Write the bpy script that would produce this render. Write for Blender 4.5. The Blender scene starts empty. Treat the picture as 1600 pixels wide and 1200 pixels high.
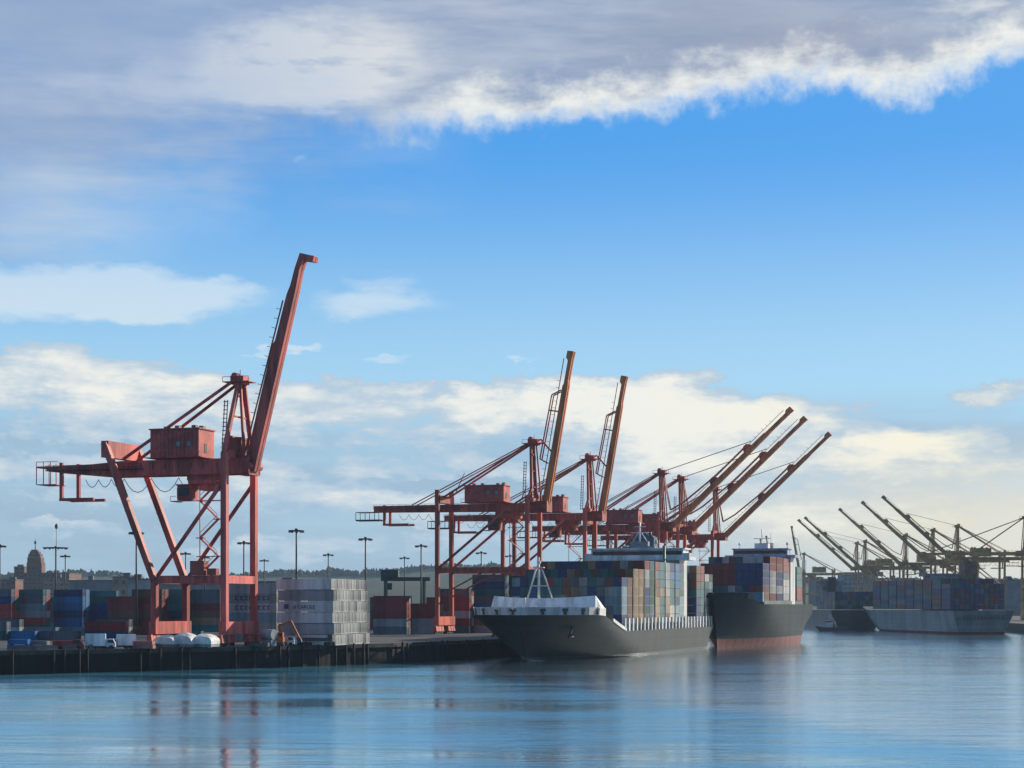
import bpy, math, random
from mathutils import Vector, Matrix
random.seed(7)
R = math.radians
C = bpy.context.scene.collection
# ------------------------------------------------------------------ camera, light, sky
CAMZ, F, HY = 15.0, 2945.0, 945.0
cam = bpy.data.cameras.new('camera'); cam.sensor_width = 36; cam.lens = 36 * F / 1600
cam.shift_y = (HY - 600) / 1600; cam.clip_start = 1; cam.clip_end = 30000
co = bpy.data.objects.new('camera', cam); C.objects.link(co)
co.location = (0, 0, CAMZ); co.rotation_euler = (R(90), 0, 0)
bpy.context.scene.camera = co
SUN_AZ, SUN_EL = 50, 23          # degrees right of the view axis, above the horizon
sd = Vector((math.sin(R(SUN_AZ)) * math.cos(R(SUN_EL)), math.cos(R(SUN_AZ)) * math.cos(R(SUN_EL)), math.sin(R(SUN_EL))))
sl = bpy.data.lights.new('sun', 'SUN'); sl.energy = 5.0; sl.angle = R(0.6); sl.color = (1, .87, .70)
so = bpy.data.objects.new('sun', sl); C.objects.link(so); so.rotation_euler = sd.to_track_quat('Z', 'Y').to_euler()
sc = bpy.context.scene
sc.view_settings.view_transform = 'Standard'; sc.view_settings.look = 'None'
sc.view_settings.exposure = 0; sc.view_settings.gamma = 1
try:
    sc.cycles.use_denoising = True; sc.cycles.max_bounces = 6; sc.cycles.volume_bounces = 0
    sc.cycles.glossy_bounces = 3; sc.cycles.caustics_reflective = False; sc.cycles.caustics_refractive = False
except Exception: pass

class NT:
    """small helper to write node maths"""
    def __init__(s, tree): s.t = tree
    def n(s, kind, **kw):
        o = s.t.nodes.new(kind)
        for k, v in kw.items(): setattr(o, k, v)
        return o
    def put(s, sock, v):
        if hasattr(v, 'is_output') or isinstance(v, bpy.types.NodeSocket): s.t.links.new(v, sock)
        else: sock.default_value = v
    def m(s, op, a, b=None, c=None, clamp=False):
        o = s.n('ShaderNodeMath', operation=op); o.use_clamp = clamp
        s.put(o.inputs[0], a)
        if b is not None: s.put(o.inputs[1], b)
        if c is not None: s.put(o.inputs[2], c)
        return o.outputs[0]
    def ss(s, v, a, b, lo=0, hi=1):
        o = s.n('ShaderNodeMapRange', interpolation_type='SMOOTHSTEP')
        s.put(o.inputs['Value'], v); o.inputs['From Min'].default_value = a; o.inputs['From Max'].default_value = b
        o.inputs['To Min'].default_value = lo; o.inputs['To Max'].default_value = hi
        return o.outputs[0]
    def mix(s, f, a, b, blend='MIX'):
        o = s.n('ShaderNodeMix', data_type='RGBA', blend_type=blend)
        s.put(o.inputs['Factor'], f)
        for k, v in (('A', a), ('B', b)):
            sock = [i for i in o.inputs if i.name == k and i.type == 'RGBA'][0]
            s.put(sock, v if not isinstance(v, tuple) else (*v, 1)[:4])
        return [q for q in o.outputs if q.type == 'RGBA'][0]
    def noise(s, vec, scale, detail=4, rough=.5, w=None):
        o = s.n('ShaderNodeTexNoise'); s.put(o.inputs['Vector'], vec); o.inputs['Scale'].default_value = scale
        o.inputs['Detail'].default_value = detail; o.inputs['Roughness'].default_value = rough
        return o.outputs['Fac']
    def vec(s, x, y, z=0.0):
        o = s.n('ShaderNodeCombineXYZ'); s.put(o.inputs[0], x); s.put(o.inputs[1], y); s.put(o.inputs[2], z)
        return o.outputs[0]

def build_world():
    w = bpy.data.worlds.new('World'); sc.world = w; w.use_nodes = True
    t = w.node_tree; t.nodes.clear(); N = NT(t)
    out = N.n('ShaderNodeOutputWorld'); bg = N.n('ShaderNodeBackground'); t.links.new(bg.outputs[0], out.inputs[0])
    bg.inputs['Strength'].default_value = 0.1
    sky = N.n('ShaderNodeTexSky', sky_type='NISHITA'); sky.sun_disc = False
    sky.sun_elevation = R(SUN_EL); sky.sun_rotation = R(SUN_AZ); sky.air_density = 1.0; sky.dust_density = 0.4; sky.ozone_density = 2.0
    tc = N.n('ShaderNodeTexCoord'); sp = N.n('ShaderNodeSeparateXYZ'); t.links.new(tc.outputs['Generated'], sp.inputs[0])
    x, y, z = sp.outputs
    az = N.m('ARCTAN2', x, y)                       # azimuth from the harbour axis
    el = N.m('ARCSINE', z)
    def A(px): return math.atan((px - 800) / F)
    def E(py): return math.atan((HY - py) / F)
    # warp
    v0 = N.vec(N.m('MULTIPLY', az, 1.0), N.m('MULTIPLY', el, 2.2))
    nz = N.n('ShaderNodeTexNoise'); t.links.new(v0, nz.inputs['Vector']); nz.inputs['Scale'].default_value = 30; nz.inputs['Detail'].default_value = 8; nz.inputs['Roughness'].default_value = .64
    fine = nz.outputs['Fac']
    big = N.noise(N.vec(az, N.m('MULTIPLY', el, 2.6), 3.1), 9, 5, .55)
    wisp = N.noise(N.vec(N.m('MULTIPLY', az, .55), N.m('MULTIPLY', el, 3.4), 8.0), 16, 7, .6)
    lw = N.n('ShaderNodeTexNoise'); t.links.new(v0, lw.inputs['Vector']); lw.inputs['Scale'].default_value = 8; lw.inputs['Detail'].default_value = 3
    lz = N.n('ShaderNodeSeparateColor'); t.links.new(lw.outputs['Color'], lz.inputs[0])
    wz = N.n('ShaderNodeSeparateColor'); t.links.new(nz.outputs['Color'], wz.inputs[0])
    azw = N.m('ADD', az, N.m('MULTIPLY', N.m('SUBTRACT', wz.outputs[0], .5), .045))
    azw = N.m('ADD', azw, N.m('MULTIPLY', N.m('SUBTRACT', lz.outputs[0], .5), .09))
    elw = N.m('ADD', el, N.m('MULTIPLY', N.m('SUBTRACT', wz.outputs[1], .5), .026))
    elw = N.m('ADD', elw, N.m('MULTIPLY', N.m('SUBTRACT', lz.outputs[1], .5), .030))
    # clear sky
    e1 = N.ss(el, 0.0, E(250))
    base = N.mix(.8, sky.outputs[0], N.mix(N.ss(el, E(640), E(190)), (3.8, 6.9, 9.5), (.38, 3.5, 9.0)))
    base = N.mix(N.ss(el, E(930), E(600), .75, 0), base, (4.3, 6.1, 7.2))
    # warm glow low towards the sun
    warm = N.m('MULTIPLY', N.ss(azw, A(820), A(1650)), N.ss(el, E(650), E(850)))
    base = N.mix(N.m('MULTIPLY', warm, .7), base, (9.6, 8.6, 6.8))
    def blob(cx, cy, rx, ry, st, soft=1.0):
        dx = N.m('DIVIDE', N.m('SUBTRACT', azw, A(cx)), rx / F); dy = N.m('DIVIDE', N.m('SUBTRACT', elw, E(cy)), ry / F)
        q = N.m('SUBTRACT', 1.0, N.m('ADD', N.m('MULTIPLY', dx, dx), N.m('MULTIPLY', dy, dy)), clamp=True)
        return N.m('MULTIPLY', q, st)
    def addall(L):
        r = L[0]
        for q in L[1:]: r = N.m('ADD', r, q)
        return r
    # --- high bank across the top: lower edge as a curve of azimuth
    fc = N.n('ShaderNodeFloatCurve'); cm = fc.mapping; cu = cm.curves[0]
    pts = [(-200, 400), (0, 395), (150, 340), (300, 250), (450, 222), (600, 215), (760, 200), (900, 198), (1000, 180), (1150, 165), (1300, 155), (1400, 172), (1500, 155), (1600, 125), (1800, 60)]
    def cx(px): return (px + 200) / 2000
    cu.points[0].location = (cx(-200), 1 - 400 / 600); cu.points[1].location = (1, 1 - 60 / 600)
    for px, py in pts[1:-1]: cu.points.new(cx(px), 1 - py / 600)
    cm.update()
    pxn = N.m('ADD', 800, N.m('MULTIPLY', N.m('TANGENT', N.m('MAXIMUM', N.m('MINIMUM', az, .6), -.6)), F))
    N.put(fc.inputs['Value'], N.m('DIVIDE', N.m('ADD', pxn, 200), 2000, clamp=True))
    edge = N.m('ARCTANGENT', N.m('DIVIDE', N.m('SUBTRACT', HY - 600, N.m('MULTIPLY', N.m('SUBTRACT', fc.outputs[0], 1.0), 600)), F)) if False else \
        N.m('ARCTANGENT', N.m('DIVIDE', N.m('ADD', HY - 600, N.m('MULTIPLY', fc.outputs[0], 600)), F))
    fr = N.noise(N.vec(N.m('MULTIPLY', az, 1.5), N.m('MULTIPLY', el, 1.3), 1.7), 46, 6, .6)
    up = N.m('ADD', N.m('SUBTRACT', N.m('ADD', el, N.m('MULTIPLY', N.m('SUBTRACT', lz.outputs[2], .5), .02)), edge), N.m('ADD', N.m('MULTIPLY', N.m('SUBTRACT', fr, .5), .030), N.m('MULTIPLY', N.m('SUBTRACT', big, .5), .016)))
    softL = N.ss(az, A(250), A(800))                                # hard edge on the right, soft on the left
    bank_h = N.ss(up, -.005, .014)
    bank_s = N.ss(N.m('ADD', up, N.m('MULTIPLY', N.m('SUBTRACT', wisp, .5), .10)), -.05, .05)
    bank = N.m('ADD', N.m('MULTIPLY', bank_h, softL), N.m('MULTIPLY', bank_s, N.m('SUBTRACT', 1.0, softL)))
    thick = N.ss(N.m('ADD', up, N.m('MULTIPLY', N.m('SUBTRACT', fine, .5), .05)), .002, .030)
    grey = N.mix(N.ss(wisp, .36, .66), (2.9, 3.8, 5.5), (4.5, 5.2, 6.5))
    patch = addall([blob(480, 100, 230, 85, 1.15), blob(330, 150, 260, 60, .35), blob(1560, 25, 150, 30, .8), blob(620, 150, 260, 45, .3), blob(120, 150, 260, 50, .25)])
    patch = N.m('MULTIPLY', patch, N.ss(N.m('ADD', N.m('MULTIPLY', wisp, 1.4), fine), .85, 1.45, .15, 1.35), clamp=True)
    dark = addall([blob(1150, 60, 300, 60, .6), blob(60, 330, 330, 200, .25), blob(1350, 90, 220, 40, .4), blob(60, 40, 260, 60, .4)])
    grey = N.mix(N.m('MULTIPLY', dark, 1.0, clamp=True), grey, (3.0, 3.5, 4.8))
    grey = N.mix(patch, grey, (7.4, 7.6, 7.7))
    leftf = N.ss(az, A(760), A(200))
    grey = N.mix(N.m('MULTIPLY', leftf, .45), grey, (3.3, 4.4, 6.4))
    bankc = N.mix(N.m('MULTIPLY', N.m('SUBTRACT', 1.0, thick), N.ss(az, A(480), A(760))), grey, (9.0, 9.1, 8.6))
    col = N.mix(N.m('MULTIPLY', bank, N.m('SUBTRACT', 1.0, N.m('MULTIPLY', leftf, .12))), base, bankc)
    # --- soft patches in the middle
    mid = addall([blob(90, 465, 330, 60, 1.3), blob(330, 470, 150, 36, .5), blob(590, 465, 110, 40, .9), blob(590, 420, 60, 18, .5), blob(470, 541, 45, 9, .9),
                  blob(240, 505, 130, 18, .5), blob(465, 240, 26, 8, .35), blob(575, 578, 40, 7, .6), blob(800, 575, 30, 8, .7), blob(150, 330, 320, 130, .5)])
    midm = N.ss(N.m('MULTIPLY', mid, N.m('ADD', .45, wisp)), .05, .95, 0, .82)
    col = N.mix(midm, col, N.mix(N.ss(el, E(520), E(400)), (6.6, 7.9, 8.9), (6.0, 7.5, 8.9)))
    # --- low cumulus band
    low = addall([blob(60, 590, 330, 46, 1.25), blob(330, 612, 260, 34, .9), blob(620, 645, 380, 42, .95), blob(900, 630, 260, 50, 1.1), blob(1030, 640, 200, 66, 1.15),
                  blob(1230, 650, 190, 32, .9), blob(1180, 700, 340, 54, 1.1), blob(1120, 745, 380, 40, .7), blob(250, 655, 300, 26, .5), blob(1450, 690, 160, 32, 1.0), blob(1560, 615, 100, 26, 1.1), blob(1500, 735, 280, 34, .8),
                  blob(80, 640, 260, 36, .4), blob(100, 690, 300, 24, .6), blob(560, 690, 330, 26, .5), blob(900, 597, 80, 20, .7), blob(600, 800, 220, 30, .7),
                  blob(300, 770, 330, 34, .75), blob(60, 740, 200, 26, .8), blob(520, 850, 260, 22, .6), blob(120, 830, 220, 20, .5), blob(700, 730, 240, 30, .6), blob(1300, 790, 330, 60, .7), blob(1050, 830, 420, 50, .55), blob(560, 740, 70, 20, .4)])
    lf = N.m('ADD', low, N.m('ADD', N.m('MULTIPLY', N.m('SUBTRACT', fine, .5), 1.5), N.m('MULTIPLY', N.m('SUBTRACT', wisp, .52), 3.0)))
    puff = N.noise(N.vec(az, N.m('MULTIPLY', el, 2.0), 5.5), 75, 6, .6)
    lf = N.m('ADD', lf, N.m('MULTIPLY', N.m('SUBTRACT', puff, .5), 1.3))
    lowm = N.m('MULTIPLY', N.ss(lf, .08, .50), N.ss(low, 0, .16))
    veil = N.m('MULTIPLY', N.ss(el, E(600), E(690)), N.ss(N.m('ADD', wisp, N.m('MULTIPLY', big, .5)), .5, .9, .25, .8))
    col = N.mix(veil, col, N.mix(warm, (3.4, 4.7, 6.1), (8.8, 8.2, 6.7)))
    lit = N.mix(N.ss(az, A(900), A(1600)), (9.0, 9.0, 8.4), (9.8, 9.3, 7.6))
    shade = N.mix(N.ss(lf, .3, 1.7), N.mix(warm, (4.7, 6.1, 7.4), (8.6, 8.0, 6.2)), lit)
    col = N.mix(lowm, col, shade)
    # below the horizon: dark water-like ground
    col = N.mix(N.ss(el, -.005, -.02), col, (1.2, 2.0, 2.8))
    # unseen sky behind the viewer, darkened and blued to deepen the shadows
    back = N.ss(N.m('SUBTRACT', y, N.m('MULTIPLY', z, .35)), .55, -.25)
    col = N.mix(N.m('MULTIPLY', back, .8), col, (.75, 1.7, 3.4))
    t.links.new(col, bg.inputs['Color'])
build_world()

# ------------------------------------------------------------------ materials
MATS = {}
def mat(name, col, rough=.6, metal=0, var=.25, scale=.35, bump=0, bscale=4, streak=False, spec=.5):
    if name in MATS: return MATS[name]
    m = bpy.data.materials.new(name); m.use_nodes = True; t = m.node_tree; N = NT(t)
    b = t.nodes['Principled BSDF']; b.inputs['Roughness'].default_value = rough; b.inputs['Metallic'].default_value = metal
    b.inputs['Specular IOR Level'].default_value = spec
    tc = N.n('ShaderNodeTexCoord'); mp = N.n('ShaderNodeMapping'); t.links.new(tc.outputs['Object'], mp.inputs[0])
    if streak: mp.inputs['Scale'].default_value = (1, 1, .12)
    f = N.noise(mp.outputs[0], scale, 6, .65)
    oi = N.n('ShaderNodeObjectInfo')
    d = tuple(c * (1 - var) * .8 for c in col); l = tuple(min(1, c * (1 + var * .7)) for c in col)
    c = N.mix(N.ss(f, .35, .65), d, l)
    c = N.mix(N.ss(N.noise(mp.outputs[0], scale * 4.7, 4, .7), .58, .74, 0, .45), c, tuple(q * .42 + k for q, k in zip(col, (.018, .011, .007))))
    br = N.n('ShaderNodeHueSaturation'); t.links.new(c, br.inputs['Color'])
    N.put(br.inputs['Value'], N.m('ADD', .74, N.m('MULTIPLY', oi.outputs['Random'], .5)))
    t.links.new(br.outputs[0], b.inputs['Base Color'])
    if bump:
        bn = N.n('ShaderNodeBump'); bn.inputs['Strength'].default_value = bump; bn.inputs['Distance'].default_value = .2
        N.put(bn.inputs['Height'], N.noise(mp.outputs[0], bscale, 3)); t.links.new(bn.outputs[0], b.inputs['Normal'])
    MATS[name] = m; return m
def water_mat():
    m = bpy.data.materials.new('harbour_water'); m.use_nodes = True; t = m.node_tree; N = NT(t)
    b = t.nodes['Principled BSDF']; b.inputs['IOR'].default_value = 1.6
    b.inputs['Specular IOR Level'].default_value = .5
    g = N.n('ShaderNodeNewGeometry'); sp = N.n('ShaderNodeSeparateXYZ'); t.links.new(g.outputs['Position'], sp.inputs[0]); x, y, z = sp.outputs
    # slick / ruffled water patches, drawn out across the channel
    p = N.noise(N.vec(N.m('MULTIPLY', x, .012), N.m('MULTIPLY', y, .03)), 1.0, 5, .6)
    p2 = N.noise(N.vec(N.m('MULTIPLY', x, .05), N.m('MULTIPLY', y, .10), 4), 1.0, 4, .6)
    slick = N.m('ADD', N.m('MULTIPLY', N.m('SUBTRACT', x, 20), .967), N.m('MULTIPLY', N.m('SUBTRACT', y, 294), .252))
    slick = N.ss(N.m('ADD', slick, N.m('MULTIPLY', N.m('SUBTRACT', p2, .5), 26)), -3, 9)
    ruf = N.ss(N.m('ADD', p, N.m('MULTIPLY', p2, .35)), .46, .80)
    ruf = N.m('MULTIPLY', ruf, N.m('SUBTRACT', 1, N.m('MULTIPLY', slick, .6)))
    b.inputs['Roughness'].default_value = .16
    N.put(b.inputs['Roughness'], N.m('ADD', .03, N.m('MULTIPLY', ruf, .10)))
    N.put(b.inputs['Base Color'], N.mix(ruf, (.10, .42, .60), (.14, .52, .74)))
    rp = N.noise(N.vec(N.m('MULTIPLY', x, .07), N.m('MULTIPLY', y, .33), 3), 1, 6, .62)
    rip = N.ss(rp, .40, .62)  # darker reflection of ripple faces put into the gloss tint, for wave slopes
    gl = N.n('ShaderNodeBsdfGlossy'); N.put(gl.inputs['Color'], N.mix(N.m('MULTIPLY', rip, N.m('SUBTRACT', .62, N.m('MULTIPLY', slick, .40))), N.mix(slick, N.mix(ruf, (.92, 1, 1), (.50, .82, 1)), (.97, 1, 1)), (.32, .66, .88)))
    h1 = N.noise(N.vec(N.m('MULTIPLY', x, .30), N.m('MULTIPLY', y, .75)), 1, 5, .6)
    h2 = N.noise(N.vec(N.m('MULTIPLY', x, .045), N.m('MULTIPLY', y, .13), 2), 1, 3, .5)
    h3 = N.noise(N.vec(N.m('MULTIPLY', x, .9), N.m('MULTIPLY', y, 1.6), 7), 1, 3, .6)
    hh = N.m('ADD', N.m('ADD', N.m('MULTIPLY', h1, .9), N.m('MULTIPLY', h3, .25)), N.m('MULTIPLY', h2, 1.3))
    bn = N.n('ShaderNodeBump'); bn.inputs['Distance'].default_value = 1.0
    N.put(bn.inputs['Strength'], N.m('ADD', N.m('ADD', .035, N.m('MULTIPLY', slick, .045)), N.m('MULTIPLY', ruf, .11)))
    N.put(bn.inputs['Height'], hh); t.links.new(bn.outputs[0], b.inputs['Normal']); t.links.new(bn.outputs[0], gl.inputs['Normal'])
    N.put(gl.inputs['Roughness'], N.m('ADD', N.m('ADD', .05, N.m('MULTIPLY', slick, .04)), N.m('MULTIPLY', ruf, .10)))
    mx = N.n('ShaderNodeMixShader'); N.put(mx.inputs[0], N.m('ADD', .62, N.m('MULTIPLY', slick, .30)))
    t.links.new(b.outputs[0], mx.inputs[1]); t.links.new(gl.outputs[0], mx.inputs[2]); t.links.new(mx.outputs[0], t.nodes['Material Output'].inputs['Surface'])
    return m
def glass_mat():
    return mat('dark_glass', (.02, .04, .05), .08, 0, .1, 1)

RED = mat('crane_red', (.56, .105, .065), .55, 0, .42, .3, streak=True)
REDA = mat('faded_crane_red', (.60, .115, .095), .6, 0, .45, .3, streak=True)
BOOMC = mat('sun_gold_orange', (.62, .20, .06), .55, 0, .35, .3, streak=True)  # streaky crane paint, golden sunlit look of the booms put into its colour
REDL = mat('crane_house_red', (.52, .10, .08), .6, 0, .25, .3)
FARC = mat('crane_grey_green', (.46, .27, .07), .55, 0, .25, .2)
STEEL = mat('dark_steel', (.05, .055, .06), .6)
RUB = mat('rubber', (.02, .02, .02), .8)
WHITE = mat('white_paint', (.86, .88, .87), .45, 0, .18, .4, streak=True)
HULL = mat('green_grey_hull', (.014, .034, .042), .66, 0, .30, .12, streak=True, spec=.18)
HULL2 = mat('dark_green_hull', (.012, .030, .042), .75, 0, .3, .12, streak=True, spec=.14)
HULL3 = mat('navy_hull', (.02, .035, .06), .4, 0, .3, .1, streak=True)
HULL4 = mat('pale_blue_hull', (.22, .33, .36), .4, 0, .25, .1, streak=True)
BOOT = mat('red_boot_topping', (.16, .035, .035), .75, 0, .3, .3, streak=True)
DECK = mat('deck_paint', (.10, .14, .15), .7)
CONC = mat('concrete', (.23, .23, .22), .85, 0, .25, .15, .4, 2)
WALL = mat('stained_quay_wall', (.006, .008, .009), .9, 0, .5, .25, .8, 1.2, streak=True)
ASPH = mat('yard_asphalt', (.09, .09, .09), .9, 0, .3, .05)
PILE = mat('tarred_timber', (.004, .004, .005), .9, 0, .3, .6)
TARP = mat('white_tarpaulin', (.72, .72, .70), .6, 0, .12, .6, .5, 1.5)
HILLM = mat('wooded_hill', (.035, .065, .04), .95, 0, .3, .01)
LEAF = mat('fir_foliage', (.03, .06, .035), .95, 0, .3, .05)
BRICK = mat('brown_brick', (.22, .12, .09), .85, 0, .2, .2)
TAN = mat('tan_plaster', (.36, .26, .20), .85, 0, .2, .1)
PALE = mat('pale_metal_wall', (.30, .33, .34), .7, 0, .2, .1)
BLUEG = mat('grey_blue_wall', (.16, .21, .25), .8, 0, .2, .1)
ROOFM = mat('flat_roof', (.14, .14, .15), .85)
GLASS = glass_mat()
for h_ in (HULL, HULL2, HULL3, HULL4):
    N = NT(h_.node_tree); b_ = h_.node_tree.nodes['Principled BSDF']; old = b_.inputs['Base Color'].links[0].from_socket
    tc = N.n('ShaderNodeTexCoord'); sp = N.n('ShaderNodeSeparateXYZ'); h_.node_tree.links.new(tc.outputs['Object'], sp.inputs[0])
    # rust runs down the plating, seams between plates
    run = N.noise(N.vec(N.m('MULTIPLY', sp.outputs[0], 1.1), N.m('MULTIPLY', sp.outputs[1], .5), N.m('MULTIPLY', sp.outputs[2], .10)), 1.0, 5, .7)
    run = N.m('MULTIPLY', N.ss(run, .62, .74), N.noise(N.vec(N.m('MULTIPLY', sp.outputs[0], .12), 0.0, N.m('MULTIPLY', sp.outputs[2], .2)), 1.0, 3))
    bk = N.n('ShaderNodeTexBrick'); h_.node_tree.links.new(N.vec(sp.outputs[0], sp.outputs[2]), bk.inputs['Vector'])
    bk.inputs['Scale'].default_value = 1; bk.inputs['Brick Width'].default_value = 9.0; bk.inputs['Row Height'].default_value = 2.4; bk.inputs['Mortar Size'].default_value = .09; bk.inputs['Color1'].default_value = (1, 1, 1, 1); bk.inputs['Color2'].default_value = (.82, .82, .82, 1); bk.inputs['Mortar'].default_value = (.55, .55, .55, 1)
    c_ = N.mix(1.0, old, bk.outputs['Color'], 'MULTIPLY'); c_ = N.mix(N.m('MULTIPLY', run, 1.6, clamp=True), c_, (.085, .035, .02)); h_.node_tree.links.new(c_, b_.inputs['Base Color'])
    bp = N.n('ShaderNodeBump'); bp.inputs['Strength'].default_value = .35; bp.inputs['Distance'].default_value = .12
    N.put(bp.inputs['Height'], N.m('ADD', bk.outputs['Fac'], N.m('MULTIPLY', N.noise(N.vec(N.m('MULTIPLY', sp.outputs[0], .35), 0.0, N.m('MULTIPLY', sp.outputs[2], .5)), 1.0, 3), 1.2))); h_.node_tree.links.new(bp.outputs[0], b_.inputs['Normal'])
for h_ in (HULL, HULL2):
    h_.node_tree.nodes['Principled BSDF'].inputs['Coat Weight'].default_value = .0; h_.node_tree.nodes['Principled BSDF'].inputs['Coat Roughness'].default_value = .3
ORANGE = mat('orange_paint', (.62, .14, .03), .5)
GREYP = mat('grey_paint', (.24, .27, .30), .6)
CAR = {n: mat('container_' + n.replace(' ', '_'), tuple(q * .8 for q in c), .5, 0, .22, .35, .0, 1, streak=True) for n, c in {
    'dark red': (.30, .03, .035), 'brown': (.20, .09, .06), 'navy blue': (.012, .05, .20), 'bright blue': (.01, .20, .50), 'teal': (.02, .18, .21),
    'dark green': (.03, .11, .08), 'light grey': (.42, .46, .47), 'white': (.72, .74, .72), 'tan': (.38, .26, .15), 'orange': (.48, .14, .05), 'slate grey': (.13, .18, .22),
    'pale blue': (.22, .36, .44), 'red': (.50, .05, .05)}.items()}

# ------------------------------------------------------------------ mesh helpers
class MB:
    def __init__(s): s.v = []; s.f = []; s.mi = []; s.sm = []
    def add(s, vs, fs, mi=0, sm=False):
        o = len(s.v); s.v += [tuple(v) for v in vs]; s.f += [tuple(i + o for i in f) for f in fs]; s.mi += [mi] * len(fs); s.sm += [sm] * len(fs); return s
    def box(s, x0, x1, y0, y1, z0, z1, mi=0):
        return s.add([(x0, y0, z0), (x1, y0, z0), (x1, y1, z0), (x0, y1, z0), (x0, y0, z1), (x1, y0, z1), (x1, y1, z1), (x0, y1, z1)],
                     [(3, 2, 1, 0), (4, 5, 6, 7), (0, 1, 5, 4), (1, 2, 6, 5), (2, 3, 7, 6), (3, 0, 4, 7)], mi)
    def beam(s, a, b, w, h=None, mi=0, w2=None, h2=None):
        a = Vector(a); b = Vector(b); h = h or w; w2 = w2 or w; h2 = h2 or h; d = (b - a).normalized()
        up = Vector((0, 0, 1)) if abs(d.z) < .99 else Vector((1, 0, 0))
        sx = d.cross(up).normalized(); sy = sx.cross(d).normalized()
        vs = []
        for p, ww, hh in ((a, w, h), (b, w2, h2)):
            vs += [p - sx * ww / 2 - sy * hh / 2, p + sx * ww / 2 - sy * hh / 2, p + sx * ww / 2 + sy * hh / 2, p - sx * ww / 2 + sy * hh / 2]
        return s.add(vs, [(3, 2, 1, 0), (4, 5, 6, 7), (0, 1, 5, 4), (1, 2, 6, 5), (2, 3, 7, 6), (3, 0, 4, 7)], mi)
    def tube(s, a, b, r, n=8, r2=None, mi=0):
        a = Vector(a); b = Vector(b); r2 = r if r2 is None else r2; d = (b - a).normalized()
        up = Vector((0, 0, 1)) if abs(d.z) < .99 else Vector((1, 0, 0))
        sx = d.cross(up).normalized(); sy = sx.cross(d).normalized(); vs = []
        for p, rr in ((a, r), (b, r2)):
            vs += [p + (sx * math.cos(k * 2 * math.pi / n) + sy * math.sin(k * 2 * math.pi / n)) * rr for k in range(n)]
        fs = [(k, (k + 1) % n, n + (k + 1) % n, n + k) for k in range(n)]
        s.add(vs, fs, mi, True); o = len(s.v) - 2 * n
        s.f += [tuple(o + k for k in reversed(range(n))), tuple(o + n + k for k in range(n))]; s.mi += [mi, mi]; s.sm += [False, False]
        return s
    def prism(s, poly, y0, y1, mi=0):       # polygon in x,z extruded along y
        n = len(poly); vs = [(p[0], y0, p[1]) for p in poly] + [(p[0], y1, p[1]) for p in poly]
        fs = [tuple(range(n)), tuple(reversed(range(n, 2 * n)))] + [((k + 1) % n, k, n + k, n + (k + 1) % n) for k in range(n)]
        return s.add(vs, fs, mi)
    def line(s, pts, r, n=5):
        for a, b in zip(pts, pts[1:]): s.tube(a, b, r, n)
        return s
    def mesh(s, name, *ms):
        me = bpy.data.meshes.new(name); me.from_pydata(s.v, [], s.f)
        for m in ms: me.materials.append(m)
        me.polygons.foreach_set('material_index', s.mi); me.polygons.foreach_set('use_smooth', s.sm); me.update(); return me
    def build(s, name, ms, parent=None, loc=None, rz=0):
        ms = ms if isinstance(ms, (list, tuple)) else [ms]
        o = bpy.data.objects.new(name, s.mesh(name, *ms)); C.objects.link(o)
        if parent: o.parent = parent
        if loc is not None: o.location = loc
        o.rotation_euler.z = rz
        return o
def empty(name, loc, rz=0):
    o = bpy.data.objects.new(name, None); C.objects.link(o); o.location = loc; o.rotation_euler.z = rz; return o
def tag(o, label=None, cat=None, group=None, kind=None):
    if label: o['label'] = label
    if cat: o['category'] = cat
    if group: o['group'] = group
    if kind: o['kind'] = kind
    return o
def copy_tree(o, parent=None):
    c = o.copy(); C.objects.link(c)
    if parent: c.parent = parent
    for ch in [q for q in o.children]: copy_tree(ch, c)
    return c
def at(px, s): return (px - 800) / s, F / s                      # a photo column at a scale of s px per metre

# ------------------------------------------------------------------ ground, water, quay
TH = R(18); U = Vector((math.sin(TH), math.cos(TH), 0)); P = Vector((math.cos(TH), -math.sin(TH), 0))
QZ = 5.0
mb = MB(); mb.add([(-6000, -800, 0), (6000, -800, 0), (6000, 9000, 0), (-6000, 9000, 0)], [(0, 1, 2, 3)])
tag(mb.build('water', water_mat()), kind='structure')
corner = Vector((-8, 531, 0))
QE = [Vector((-700, 130, 0)), Vector((-160, 366, 0)), Vector((-110, 403, 0)), Vector((-60, 447, 0)), Vector((-31, 484, 0)), corner,
      corner + U * 490, Vector((152, 1900, 0)), Vector((152, 9000, 0)), Vector((-6000, 9000, 0)), Vector((-6000, 130, 0))]
def ground(name, poly, m, wm):
    n = len(poly); mb = MB(); mb.add([(p.x, p.y, QZ) for p in poly], [tuple(range(n))], 0)
    for k in range(n):
        a, b = poly[k], poly[(k + 1) % n]
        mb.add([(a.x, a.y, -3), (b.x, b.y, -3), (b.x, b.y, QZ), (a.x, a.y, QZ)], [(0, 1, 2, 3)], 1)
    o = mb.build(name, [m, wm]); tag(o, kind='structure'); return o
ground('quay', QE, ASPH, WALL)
FT = [Vector((292, 2100, 0)), Vector((286, 1150, 0)), Vector((262, 925, 0)), Vector((330, 880, 0)), Vector((4000, 880, 0)), Vector((4000, 9000, 0)), Vector((152, 9000, 0)), Vector((152, 2100, 0))]
FT = list(reversed(FT)); ground('far_quay', FT, ASPH, WALL)
# concrete cap beam along the water edge
mb = MB()
for a, b in zip(QE[:6], QE[1:7]):
    mb.beam((a.x, a.y, QZ - .35), (b.x, b.y, QZ - .35), 1.1, 1.0)
tag(mb.build('quay_kerb', mat('dark_kerb', (.045, .05, .05), .85, 0, .4, .3)), kind='structure')
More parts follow.
